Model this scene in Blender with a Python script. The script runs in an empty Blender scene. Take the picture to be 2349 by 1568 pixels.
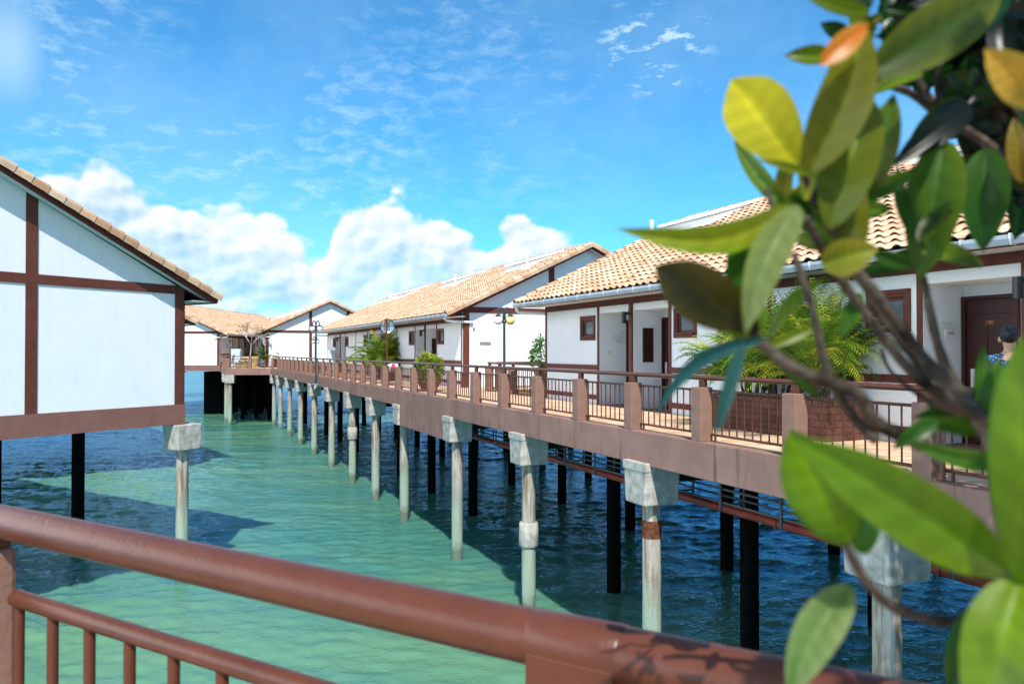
import bpy, bmesh, math, random
from mathutils import Vector, Matrix
R = math.radians
sc = bpy.context.scene
col = sc.collection

# --------------------------------- camera
F = 1760.0 / 2348.0                       # focal length / image width
cam_d = bpy.data.cameras.new('camera'); cam = bpy.data.objects.new('camera', cam_d); col.objects.link(cam)
cam.location = (0, 0, 1.5); cam.rotation_euler = (R(90.716), 0, 0)
cam_d.sensor_width = 36; cam_d.lens = 36 * F; cam_d.clip_start = 0.02; cam_d.clip_end = 6000
cam_d.dof.use_dof = True; cam_d.dof.focus_distance = 17.0; cam_d.dof.aperture_fstop = 5.2
sc.camera = cam
sc.view_settings.view_transform = 'Standard'; sc.view_settings.look = 'None'
sc.view_settings.gamma = 1; sc.view_settings.exposure = 0.36
sc.cycles.max_bounces = 8; sc.cycles.transparent_max_bounces = 8

# --------------------------------- sun + sky
SUN = Vector((0.06, -0.82, 1.0)).normalized()
sd = bpy.data.lights.new('sun', 'SUN'); so = bpy.data.objects.new('sun', sd); col.objects.link(so)
sd.energy = 5.0; sd.angle = R(0.5); sd.color = (1, 0.955, 0.88)
so.rotation_euler = SUN.to_track_quat('Z', 'Y').to_euler()

w = bpy.data.worlds.new('World'); sc.world = w; w.use_nodes = True
nt = w.node_tree; N = nt.nodes; N.clear()
def lk(a, b): nt.links.new(a, b)
def wn(t, **k):
    n = N.new(t)
    for a, b in k.items(): setattr(n, a, b)
    return n
def mth(op, a, b=None, c=None, clamp=False):
    n = wn('ShaderNodeMath', operation=op); n.use_clamp = clamp
    for i, x in enumerate((a, b, c)):
        if x is None: continue
        if isinstance(x, (int, float)): n.inputs[i].default_value = x
        else: lk(x, n.inputs[i])
    return n.outputs[0]
def sstep(x, lo, hi):
    n = wn('ShaderNodeMapRange', interpolation_type='SMOOTHSTEP')
    lk(x, n.inputs[0]); n.inputs[1].default_value = lo; n.inputs[2].default_value = hi
    return n.outputs[0]
out = wn('ShaderNodeOutputWorld'); bg = wn('ShaderNodeBackground'); lk(bg.outputs[0], out.inputs[0])
sky = wn('ShaderNodeTexSky', sky_type='NISHITA'); sky.sun_disc = False
sky.sun_elevation = math.asin(SUN.z); sky.sun_rotation = math.atan2(SUN.x, SUN.y)
sky.air_density = 1.0; sky.dust_density = 0.15; sky.ozone_density = 2.0
tc = wn('ShaderNodeTexCoord'); sep = wn('ShaderNodeSeparateXYZ'); lk(tc.outputs['Generated'], sep.inputs[0])
X, Y, Z = sep.outputs
az = mth('ARCTAN2', X, Y)                                # 0 straight ahead, + to the right
el = mth('ARCSINE', Z)
def comb(a, b, c=None):
    n = wn('ShaderNodeCombineXYZ'); lk(a, n.inputs[0]); lk(b, n.inputs[1])
    if c is not None: lk(c, n.inputs[2])
    return n.outputs[0]
def noise(vec, scale, detail=6, rough=0.55, dist=0.0, lac=2.0):
    n = wn('ShaderNodeTexNoise'); lk(vec, n.inputs['Vector']); n.inputs['Scale'].default_value = scale
    n.inputs['Detail'].default_value = detail; n.inputs['Roughness'].default_value = rough
    n.inputs['Distortion'].default_value = dist; n.inputs['Lacunarity'].default_value = lac
    return n.outputs['Fac']
# cumulus bank: height of its top over azimuth
def pa(px): return math.atan((px - 1174) / 1760.0)
def pe(px, py): return math.atan((806 - py) / math.hypot(1760, px - 1174))
prof = [(-400, 330), (20, 415), (110, 370), (190, 385), (260, 420), (380, 455), (540, 470), (640, 525), (690, 570), (730, 580), (765, 520), (810, 455), (870, 440), (950, 475), (1040, 510), (1110, 560), (1200, 500), (1290, 540), (1400, 580), (1520, 700), (1700, 760), (2348, 760)]
fc = wn('ShaderNodeFloatCurve'); A0, A1 = -1.0, 1.0
cv = fc.mapping.curves[0]
pts = [((pa(x) - A0) / (A1 - A0), pe(x, y) / 0.4) for x, y in prof]
cv.points[0].location = (0, 0.3); cv.points[1].location = (1, 0.25)
for p in pts: cv.points.new(*p)
for p in cv.points: p.handle_type = 'AUTO_CLAMPED'
fc.mapping.update()
lk(mth('DIVIDE', mth('SUBTRACT', az, A0), A1 - A0), fc.inputs['Value'])
top = mth('MULTIPLY', fc.outputs[0], 0.4)
cvec = comb(az, mth('MULTIPLY', el, 1.25))
off = wn('ShaderNodeVectorMath', operation='ADD'); lk(cvec, off.inputs[0]); off.inputs[1].default_value = (-0.006, 0.009, 0)
def vor(vec, sc_):
    n = wn('ShaderNodeTexVoronoi', feature='F1'); lk(vec, n.inputs['Vector']); n.inputs['Scale'].default_value = sc_
    return mth('SUBTRACT', 1.0, n.outputs['Distance'])
def bil(vec):
    wv = wn('ShaderNodeVectorMath', operation='ADD'); nn_ = wn('ShaderNodeTexNoise'); lk(vec, nn_.inputs['Vector']); nn_.inputs['Scale'].default_value = 22; nn_.inputs['Detail'].default_value = 4
    sc2 = wn('ShaderNodeVectorMath', operation='SCALE'); lk(nn_.outputs['Color'], sc2.inputs[0]); sc2.inputs['Scale'].default_value = 0.03; lk(vec, wv.inputs[0]); lk(sc2.outputs[0], wv.inputs[1]); v2 = wv.outputs[0]
    return mth('ADD', mth('ADD', mth('MULTIPLY', noise(vec, 9, 8, 0.55), 0.5), mth('MULTIPLY', vor(v2, 16), 0.28)), mth('MULTIPLY', vor(v2, 38), 0.14))
n1 = mth('ADD', bil(cvec), 0.06); n1b = mth('ADD', bil(off.outputs[0]), 0.06)
big = noise(cvec, 5, 3, 0.5)
edge = mth('ADD', mth('SUBTRACT', top, el), mth('MULTIPLY', mth('SUBTRACT', n1, 0.48), 0.13))
cum = sstep(edge, 0.0, 0.016)
holes = sstep(mth('ADD', n1, mth('MULTIPLY', big, 0.5)), 0.58, 0.76)          # gaps lower in the bank
deep = sstep(edge, 0.03, 0.10)
cum = mth('MULTIPLY', cum, mth('SUBTRACT', 1.0, mth('MULTIPLY', deep, mth('SUBTRACT', 1.0, mth('ADD', mth('MULTIPLY', holes, 0.66), 0.18)))))
relief = mth('MULTIPLY', mth('SUBTRACT', n1, n1b), 4.5)
brite = mth('ADD', mth('SUBTRACT', 0.80, mth('MULTIPLY', sstep(edge, 0.0, 0.09), 0.50)), relief)
brite = mth('ADD', brite, mth('MULTIPLY', mth('SUBTRACT', big, 0.5), 1.2), clamp=True)
# thin high streaks, upper left, and small tufts, upper right
sc1 = wn('ShaderNodeMapping'); lk(cvec, sc1.inputs['Vector']); sc1.inputs['Scale'].default_value = (11, 22, 1); sc1.inputs['Rotation'].default_value = (0, 0, R(-12))
c1 = noise(sc1.outputs[0], 2.2, 7, 0.66, 0.25)
c2 = noise(cvec, 3.2, 3, 0.5)
lm = mth('MULTIPLY', mth('SUBTRACT', 1.0, sstep(az, -0.25, 0.25)), sstep(el, 0.06, 0.22))
cir = mth('MULTIPLY', mth('MULTIPLY', sstep(c1, 0.36, 0.80), sstep(c2, 0.30, 0.58)), mth('ADD', mth('MULTIPLY', lm, 0.46), 0.10))
wisp = mth('MULTIPLY', sstep(noise(cvec, 2.3, 6, 0.62), 0.38, 0.72), 0.20)
tuftm = mth('MULTIPLY', sstep(mth('ABSOLUTE', mth('SUBTRACT', az, pa(1500))), 0.10, 0.03), sstep(mth('ABSOLUTE', mth('SUBTRACT', el, pe(1500, 110))), 0.075, 0.02))
tuft = mth('MULTIPLY', mth('MULTIPLY', tuftm, sstep(noise(sc1.outputs[0], 2.1, 8, 0.6), 0.50, 0.66)), 0.75)
blob = mth('MULTIPLY', mth('MULTIPLY', sstep(az, pa(140), pa(20)), sstep(mth('ABSOLUTE', mth('SUBTRACT', el, pe(30, 110))), 0.09, 0.0)), 0.5)
thin = mth('MAXIMUM', mth('MAXIMUM', mth('MAXIMUM', cir, tuft), blob), wisp, clamp=True)
# colours
tint = wn('ShaderNodeMix', data_type='RGBA', blend_type='MULTIPLY'); tint.inputs[0].default_value = 1
lk(sky.outputs[0], tint.inputs[6]); tint.inputs[7].default_value = (0.31, 0.93, 1.22, 1)
SKY_S = 0.130
def mixc(f, a, b):
    n = wn('ShaderNodeMix', data_type='RGBA')
    if isinstance(f, float): n.inputs[0].default_value = f
    else: lk(f, n.inputs[0])
    for i, x in ((6, a), (7, b)):
        if isinstance(x, tuple): n.inputs[i].default_value = x
        else: lk(x, n.inputs[i])
    return n.outputs[2]
CL = 1 / SKY_S
cc = mixc(brite, (0.36 * CL, 0.56 * CL, 0.74 * CL, 1), (0.86 * CL, 0.90 * CL, 0.92 * CL, 1))
s1 = mixc(thin, tint.outputs[2], (0.58 * CL, 0.80 * CL, 0.92 * CL, 1))
s2 = mixc(cum, s1, cc)
# bright cloud bank added out of view, low on the left, to brighten shaded walls
fill_bank = mth('MULTIPLY', mth('MULTIPLY', sstep(el, R(34), R(20)), sstep(el, R(-8), R(0))), mth('MULTIPLY', sstep(X, -0.58, -0.82), sstep(noise(tc.outputs['Generated'], 2.2, 5, 0.55), 0.28, 0.45)))
s2 = mixc(fill_bank, s2, (3.0 * CL, 3.2 * CL, 3.4 * CL, 1))
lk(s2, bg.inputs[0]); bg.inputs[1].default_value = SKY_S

# --------------------------------- materials
def newmat(name):
    m = bpy.data.materials.new(name); m.use_nodes = True
    return m, m.node_tree, m.node_tree.nodes['Principled BSDF']
def mat(name, c, rough=0.6, spec=0.5, metal=0.0, var=0.12, vscale=6.0, bump=0.0, bscale=60.0, streak=0.0, stain=None, stretch=(1, 1, 1), coat=0.0, detail=6):
    m, t, b = newmat(name); L = t.links.new
    b.inputs['Roughness'].default_value = rough; b.inputs['Metallic'].default_value = metal
    b.inputs['Specular IOR Level'].default_value = spec * (0.45 if rough > 0.55 else 1); b.inputs['Coat Weight'].default_value = coat
    tcn = t.nodes.new('ShaderNodeTexCoord'); mp = t.nodes.new('ShaderNodeMapping'); L(tcn.outputs['Object'], mp.inputs[0]); mp.inputs['Scale'].default_value = stretch
    nz = t.nodes.new('ShaderNodeTexNoise'); L(mp.outputs[0], nz.inputs['Vector']); nz.inputs['Scale'].default_value = vscale; nz.inputs['Detail'].default_value = detail; nz.inputs['Roughness'].default_value = 0.6
    mx = t.nodes.new('ShaderNodeMix'); mx.data_type = 'RGBA'
    lo = tuple(x * (1 - var * 1.6) for x in c) + (1,); hi = tuple(min(1, x * (1 + var * 1.2)) for x in c) + (1,)
    mx.inputs[6].default_value = lo; mx.inputs[7].default_value = hi
    mr = t.nodes.new('ShaderNodeMapRange'); L(nz.outputs['Fac'], mr.inputs[0]); mr.inputs[1].default_value = 0.3; mr.inputs[2].default_value = 0.7
    L(mr.outputs[0], mx.inputs[0]); last = mx.outputs[2]
    if streak > 0:
        m2 = t.nodes.new('ShaderNodeMapping'); L(tcn.outputs['Object'], m2.inputs[0]); m2.inputs['Scale'].default_value = (3.2, 3.2, 0.35)
        n2 = t.nodes.new('ShaderNodeTexNoise'); L(m2.outputs[0], n2.inputs['Vector']); n2.inputs['Scale'].default_value = 2.2; n2.inputs['Detail'].default_value = 7; n2.inputs['Roughness'].default_value = 0.65
        r2 = t.nodes.new('ShaderNodeMapRange'); L(n2.outputs['Fac'], r2.inputs[0]); r2.inputs[1].default_value = 0.56; r2.inputs[2].default_value = 0.72
        r2.inputs[3].default_value = 0; r2.inputs[4].default_value = streak
        m3 = t.nodes.new('ShaderNodeMix'); m3.data_type = 'RGBA'; L(r2.outputs[0], m3.inputs[0]); L(last, m3.inputs[6]); m3.inputs[7].default_value = (stain or (0.1, 0.06, 0.04)) + (1,)
        last = m3.outputs[2]
    L(last, b.inputs['Base Color'])
    if bump > 0:
        n4 = t.nodes.new('ShaderNodeTexNoise'); L(mp.outputs[0], n4.inputs['Vector']); n4.inputs['Scale'].default_value = bscale; n4.inputs['Detail'].default_value = 5
        bp = t.nodes.new('ShaderNodeBump'); bp.inputs['Strength'].default_value = bump; bp.inputs['Distance'].default_value = 0.01
        L(n4.outputs['Fac'], bp.inputs['Height']); L(bp.outputs[0], b.inputs['Normal'])
    return m
def attrmat(name, rough=0.6, spec=0.4, var=0.15, vscale=12, transl=0.0, coat=0.0, bump=0.0, bscale=40):
    m, t, b = newmat(name); L = t.links.new
    at = t.nodes.new('ShaderNodeAttribute'); at.attribute_name = 'Col'
    tcn = t.nodes.new('ShaderNodeTexCoord'); nz = t.nodes.new('ShaderNodeTexNoise'); L(tcn.outputs['Object'], nz.inputs['Vector']); nz.inputs['Scale'].default_value = vscale; nz.inputs['Detail'].default_value = 5
    mr = t.nodes.new('ShaderNodeMapRange'); L(nz.outputs['Fac'], mr.inputs[0]); mr.inputs[1].default_value = 0.3; mr.inputs[2].default_value = 0.7; mr.inputs[3].default_value = 1 - var; mr.inputs[4].default_value = 1 + var
    mx = t.nodes.new('ShaderNodeMix'); mx.data_type = 'RGBA'; mx.blend_type = 'MULTIPLY'; mx.inputs[0].default_value = 1
    L(at.outputs['Color'], mx.inputs[6]); L(mr.outputs[0], mx.inputs[7])
    L(mx.outputs[2], b.inputs['Base Color']); b.inputs['Roughness'].default_value = rough; b.inputs['Specular IOR Level'].default_value = spec; b.inputs['Coat Weight'].default_value = coat
    if bump:
        n4 = t.nodes.new('ShaderNodeTexNoise'); L(tcn.outputs['Object'], n4.inputs['Vector']); n4.inputs['Scale'].default_value = bscale
        bp = t.nodes.new('ShaderNodeBump'); bp.inputs['Strength'].default_value = bump; bp.inputs['Distance'].default_value = 0.01; L(n4.outputs['Fac'], bp.inputs['Height']); L(bp.outputs[0], b.inputs['Normal'])
    if transl > 0:
        tr = t.nodes.new('ShaderNodeBsdfTranslucent'); L(mx.outputs[2], tr.inputs[0])
        ms = t.nodes.new('ShaderNodeMixShader'); ms.inputs[0].default_value = transl
        o = t.nodes['Material Output']; L(b.outputs[0], ms.inputs[1]); L(tr.outputs[0], ms.inputs[2]); L(ms.outputs[0], o.inputs[0])
    return m
M = {}
M['white'] = mat('white_stucco', (0.74, 0.76, 0.77), 0.85, 0.2, var=0.025, vscale=1.6, bump=0.35, bscale=26, streak=0.22, stain=(0.55, 0.55, 0.51))
M['offwhite'] = mat('soffit_board', (0.60, 0.61, 0.60), 0.7, 0.2, var=0.04, vscale=2)
M['roofwhite'] = mat('white_roof_paint', (0.82, 0.82, 0.80), 0.5, 0.3, var=0.03, vscale=3)
M['timber'] = mat('brown_timber', (0.12, 0.038, 0.027), 0.6, 0.4, var=0.12, vscale=7, stretch=(1, 1, 0.6), bump=0.25, bscale=30)
M['base'] = mat('mauve_base_band', (0.22, 0.105, 0.085), 0.75, 0.3, var=0.09, vscale=2.5, bump=0.2, bscale=40, streak=0.35, stain=(0.17, 0.08, 0.06))
M['fascia'] = mat('mauve_painted_concrete', (0.28, 0.160, 0.130), 0.8, 0.2, var=0.12, vscale=1.3, bump=0.35, bscale=30, streak=0.9, stain=(0.13, 0.065, 0.045))
M['post'] = mat('brown_painted_post', (0.250, 0.140, 0.106), 0.75, 0.3, var=0.10, vscale=5, bump=0.35, bscale=45, streak=0.35, stain=(0.22, 0.10, 0.07))
M['rail'] = mat('red_brown_rail_paint', (0.100, 0.032, 0.018), 0.30, 0.25, var=0.12, vscale=7, bump=0.12, bscale=70, streak=0.35, stain=(0.075, 0.022, 0.013))
M['darkred'] = mat('dark_red_wood', (0.035, 0.008, 0.007), 0.45, 0.3, var=0.15, vscale=5, stretch=(1, 1, 0.3))
M['gutter'] = mat('grey_blue_gutter', (0.34, 0.40, 0.46), 0.4, 0.5, var=0.06, vscale=3)
M['pipewhite'] = mat('white_pvc', (0.72, 0.73, 0.72), 0.4, 0.5, var=0.03)
M['black'] = mat('black_metal', (0.012, 0.014, 0.016), 0.4, 0.5, var=0.1)
M['lampmetal'] = mat('dark_green_lamp_paint', (0.018, 0.035, 0.042), 0.4, 0.5, var=0.15)
M['glass'] = mat('grey_window_glass', (0.10, 0.13, 0.15), 0.08, 0.7, var=0.1)
M['concrete'] = mat('weathered_concrete', (0.42, 0.40, 0.355), 0.85, 0.2, var=0.26, vscale=5, bump=0.5, bscale=30, streak=0.85, stain=(0.20, 0.17, 0.14))
M['darkconc'] = mat('dark_concrete', (0.06, 0.058, 0.055), 0.9, 0.1, var=0.2, vscale=4)
M['slab'] = mat('shade_dark_slab', (0.03, 0.028, 0.026), 0.9, 0.1, var=0.2, vscale=3)  # concrete blackened to stand in for the darkness under the decks
M['redpipe'] = mat('red_steel_pipe', (0.20, 0.025, 0.014), 0.5, 0.4, var=0.2, vscale=4)
M['greypaint'] = mat('grey_steel', (0.09, 0.095, 0.10), 0.6, 0.3, var=0.1)
M['globe_w'] = mat('white_globe', (0.80, 0.80, 0.80), 0.25, 0.5, var=0.02)
M['globe_y'] = mat('yellowed_globe', (0.75, 0.60, 0.20), 0.3, 0.5, var=0.05, vscale=9)
M['mirror'] = mat('mirror_back', (0.80, 0.82, 0.84), 0.12, 0.5, metal=0.85, var=0.03)
M['beigepot'] = mat('beige_pot', (0.62, 0.50, 0.28), 0.8, 0.2, var=0.12, bump=0.3)
M['pinkpot'] = mat('dark_pink_pot', (0.20, 0.085, 0.08), 0.6, 0.3, var=0.15)
M['cabinet'] = mat('pale_blue_cabinet', (0.50, 0.60, 0.66), 0.5, 0.4, var=0.04)
M['bark'] = mat('grey_bark', (0.075, 0.058, 0.046), 0.85, 0.15, var=0.55, vscale=22, bump=0.6, bscale=90)
M['paleb'] = mat('pale_plumeria_bark', (0.42, 0.38, 0.33), 0.85, 0.15, var=0.15, vscale=14)
M['soil'] = mat('planter_soil', (0.06, 0.04, 0.03), 0.95, 0.1, var=0.3, vscale=20)
M['skin'] = mat('skin', (0.52, 0.27, 0.17), 0.5, 0.4, var=0.05)
M['hair'] = mat('black_hair', (0.010, 0.008, 0.008), 0.4, 0.4, var=0.3, vscale=80, bump=0.6, bscale=150)
M['trousers'] = mat('dark_trousers', (0.03, 0.035, 0.05), 0.8, 0.2, var=0.15)
M['tile'] = attrmat('clay_roof_tile', 0.75, 0.25, 0.16, 5, bump=0.25, bscale=35)
M['leafbig'] = attrmat('glossy_leaf', 0.33, 0.35, 0.18, 16, transl=0.48)
M['palm'] = attrmat('palm_frond', 0.45, 0.4, 0.25, 3, transl=0.35)
M['paint'] = attrmat('painted_fabric', 0.6, 0.3, 0.05, 5)

def brickish(name, c1, c2, mort, bw, bh, scale=1.0, msize=0.02, axes='XY', rough=0.8, bump=0.4):
    m, t, b = newmat(name); L = t.links.new
    tcn = t.nodes.new('ShaderNodeTexCoord'); sp = t.nodes.new('ShaderNodeSeparateXYZ'); L(tcn.outputs['Object'], sp.inputs[0])
    cb = t.nodes.new('ShaderNodeCombineXYZ')
    if axes == 'XY': L(sp.outputs[0], cb.inputs[0]); L(sp.outputs[1], cb.inputs[1])
    else:
        ad = t.nodes.new('ShaderNodeMath'); L(sp.outputs[0], ad.inputs[0]); L(sp.outputs[1], ad.inputs[1]); L(ad.outputs[0], cb.inputs[0]); L(sp.outputs[2], cb.inputs[1])
    br = t.nodes.new('ShaderNodeTexBrick'); L(cb.outputs[0], br.inputs['Vector']); br.inputs['Scale'].default_value = scale
    br.inputs['Color1'].default_value = c1 + (1,); br.inputs['Color2'].default_value = c2 + (1,); br.inputs['Mortar'].default_value = mort + (1,)
    br.inputs['Brick Width'].default_value = bw; br.inputs['Row Height'].default_value = bh; br.inputs['Mortar Size'].default_value = msize
    if axes == 'XY': br.offset = 0.0
    nz = t.nodes.new('ShaderNodeTexNoise'); L(tcn.outputs['Object'], nz.inputs['Vector']); nz.inputs['Scale'].default_value = 3; nz.inputs['Detail'].default_value = 6
    mr = t.nodes.new('ShaderNodeMapRange'); L(nz.outputs['Fac'], mr.inputs[0]); mr.inputs[1].default_value = 0.3; mr.inputs[2].default_value = 0.7; mr.inputs[3].default_value = 0.75; mr.inputs[4].default_value = 1.2
    mx = t.nodes.new('ShaderNodeMix'); mx.data_type = 'RGBA'; mx.blend_type = 'MULTIPLY'; mx.inputs[0].default_value = 1; L(br.outputs['Color'], mx.inputs[6]); L(mr.outputs[0], mx.inputs[7])
    L(mx.outputs[2], b.inputs['Base Color']); b.inputs['Roughness'].default_value = rough; b.inputs['Specular IOR Level'].default_value = 0.2
    n4 = t.nodes.new('ShaderNodeTexNoise'); L(tcn.outputs['Object'], n4.inputs['Vector']); n4.inputs['Scale'].default_value = 25
    sb = t.nodes.new('ShaderNodeMath'); sb.operation = 'SUBTRACT'; L(n4.outputs['Fac'], sb.inputs[0]); L(br.outputs['Fac'], sb.inputs[1])
    bp = t.nodes.new('ShaderNodeBump'); bp.inputs['Strength'].default_value = bump; bp.inputs['Distance'].default_value = 0.015; L(sb.outputs[0], bp.inputs['Height']); L(bp.outputs[0], b.inputs['Normal'])
    return m
M['deck'] = brickish('terracotta_paving', (0.60, 0.36, 0.21), (0.70, 0.51, 0.34), (0.48, 0.36, 0.26), 0.3, 0.3, 1.0, 0.012)
M['brick'] = brickish('split_face_block', (0.105, 0.045, 0.030), (0.125, 0.058, 0.040), (0.06, 0.032, 0.024), 0.4, 0.115, 1.0, 0.012, 'XZ')

# pile: concrete, stained, pale green below the tide mark
def pilemat():
    m, t, b = newmat('tide_marked_pile'); L = t.links.new
    g = t.nodes.new('ShaderNodeNewGeometry'); sp = t.nodes.new('ShaderNodeSeparateXYZ'); L(g.outputs['Position'], sp.inputs[0])
    tcn = t.nodes.new('ShaderNodeTexCoord')
    mp = t.nodes.new('ShaderNodeMapping'); L(g.outputs['Position'], mp.inputs[0]); mp.inputs['Scale'].default_value = (9, 9, 0.9)
    nz = t.nodes.new('ShaderNodeTexNoise'); L(mp.outputs[0], nz.inputs['Vector']); nz.inputs['Scale'].default_value = 1.0; nz.inputs['Detail'].default_value = 8; nz.inputs['Roughness'].default_value = 0.65
    cr = t.nodes.new('ShaderNodeValToRGB'); L(nz.outputs['Fac'], cr.inputs[0])
    e = cr.color_ramp; e.elements[0].position = 0.32; e.elements[0].color = (0.15, 0.105, 0.075, 1); e.elements[1].position = 0.72; e.elements[1].color = (0.52, 0.475, 0.40, 1)
    x = e.elements.new(0.44); x.color = (0.23, 0.18, 0.135, 1); x = e.elements.new(0.54); x.color = (0.36, 0.33, 0.28, 1)
    n2 = t.nodes.new('ShaderNodeTexNoise'); L(g.outputs['Position'], n2.inputs['Vector']); n2.inputs['Scale'].default_value = 3; n2.inputs['Detail'].default_value = 5
    a = t.nodes.new('ShaderNodeMath'); a.operation = 'MULTIPLY_ADD'; L(n2.outputs['Fac'], a.inputs[0]); a.inputs[1].default_value = 0.8; L(sp.outputs[2], a.inputs[2])
    mr = t.nodes.new('ShaderNodeMapRange'); L(a.outputs[0], mr.inputs[0]); mr.inputs[1].default_value = -2.0; mr.inputs[2].default_value = -3.1; mr.inputs[3].default_value = 0; mr.inputs[4].default_value = 0.8
    mx = t.nodes.new('ShaderNodeMix'); mx.data_type = 'RGBA'; L(mr.outputs[0], mx.inputs[0]); L(cr.outputs[0], mx.inputs[6]); mx.inputs[7].default_value = (0.25, 0.34, 0.265, 1)
    # barnacle crust just above the water
    r3 = t.nodes.new('ShaderNodeMapRange'); L(a.outputs[0], r3.inputs[0]); r3.inputs[1].default_value = -4.05; r3.inputs[2].default_value = -4.35; r3.inputs[3].default_value = 0; r3.inputs[4].default_value = 0.7
    m3 = t.nodes.new('ShaderNodeMix'); m3.data_type = 'RGBA'; L(r3.outputs[0], m3.inputs[0]); L(mx.outputs[2], m3.inputs[6]); m3.inputs[7].default_value = (0.06, 0.08, 0.055, 1)
    L(m3.outputs[2], b.inputs['Base Color']); b.inputs['Roughness'].default_value = 0.8; b.inputs['Specular IOR Level'].default_value = 0.3
    n4 = t.nodes.new('ShaderNodeTexNoise'); L(g.outputs['Position'], n4.inputs['Vector']); n4.inputs['Scale'].default_value = 22
    bp = t.nodes.new('ShaderNodeBump'); bp.inputs['Strength'].default_value = 0.5; bp.inputs['Distance'].default_value = 0.02; L(n4.outputs['Fac'], bp.inputs['Height']); L(bp.outputs[0], b.inputs['Normal'])
    return m
M['pile'] = pilemat()

def watermat():
    m, t, b = newmat('green_sea_water'); L = t.links.new
    g = t.nodes.new('ShaderNodeNewGeometry')
    def nz(scale, st=(1, 1, 1), det=4, rot=0, rough=0.5, dist=0.0):
        mp = t.nodes.new('ShaderNodeMapping'); L(g.outputs['Position'], mp.inputs[0]); mp.inputs['Scale'].default_value = st; mp.inputs['Rotation'].default_value = (0, 0, R(rot))
        n = t.nodes.new('ShaderNodeTexNoise'); L(mp.outputs[0], n.inputs['Vector']); n.inputs['Scale'].default_value = scale; n.inputs['Detail'].default_value = det; n.inputs['Roughness'].default_value = rough; n.inputs['Distortion'].default_value = dist
        return n.outputs['Fac']
    a = nz(4.0, (0.8, 1.5, 1), 2, 8, 0.5, 1.2); b2 = nz(0.8, (0.35, 1.6, 1), 3, 14, 0.5, 0.8); c = nz(0.16, (0.5, 1.3, 1), 3)
    def madd(x, k, y):
        n = t.nodes.new('ShaderNodeMath'); n.operation = 'MULTIPLY_ADD'; L(x, n.inputs[0]); n.inputs[1].default_value = k
        if isinstance(y, float): n.inputs[2].default_value = y
        else: L(y, n.inputs[2])
        return n.outputs[0]
    f_ = nz(9.0, (0.8, 1.2, 1), 2, 30, 0.6)
    h = madd(f_, 0.03, 0.0)
    bp = t.nodes.new('ShaderNodeBump'); bp.inputs['Strength'].default_value = 1.0; bp.inputs['Distance'].default_value = 1.0; L(h, bp.inputs['Height'])
    L(bp.outputs[0], b.inputs['Normal'])
    cr = t.nodes.new('ShaderNodeValToRGB'); L(c, cr.inputs[0]); e = cr.color_ramp
    e.elements[0].position = 0.38; e.elements[0].color = (0.060, 0.200, 0.150, 1); e.elements[1].position = 0.62; e.elements[1].color = (0.112, 0.255, 0.145, 1)
    df = t.nodes.new('ShaderNodeSubsurfaceScattering'); df.falloff = 'BURLEY'; L(cr.outputs[0], df.inputs['Color']); df.inputs['Scale'].default_value = 1.0; df.inputs['Radius'].default_value = (0.08, 0.28, 0.20)
    gl = t.nodes.new('ShaderNodeBsdfGlossy'); gl.inputs[0].default_value = (0.38, 0.62, 0.92, 1); gl.inputs['Roughness'].default_value = 0.05; L(bp.outputs[0], gl.inputs['Normal'])
    fr_ = t.nodes.new('ShaderNodeFresnel'); fr_.inputs[0].default_value = 1.33; L(bp.outputs[0], fr_.inputs['Normal'])
    fm = t.nodes.new('ShaderNodeMath'); fm.operation = 'MULTIPLY'; L(fr_.outputs[0], fm.inputs[0]); fm.inputs[1].default_value = 1.0; fm.use_clamp = True
    ms = t.nodes.new('ShaderNodeMixShader'); L(fm.outputs[0], ms.inputs[0]); L(df.outputs[0], ms.inputs[1]); L(gl.outputs[0], ms.inputs[2]); L(ms.outputs[0], t.nodes['Material Output'].inputs[0])
    b.inputs['Roughness'].default_value = 0.06; b.inputs['IOR'].default_value = 1.33; b.inputs['Specular IOR Level'].default_value = 0.26; b.inputs['Specular Tint'].default_value = (0.42, 0.72, 1.0, 1)
    return m
M['water'] = watermat()

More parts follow.
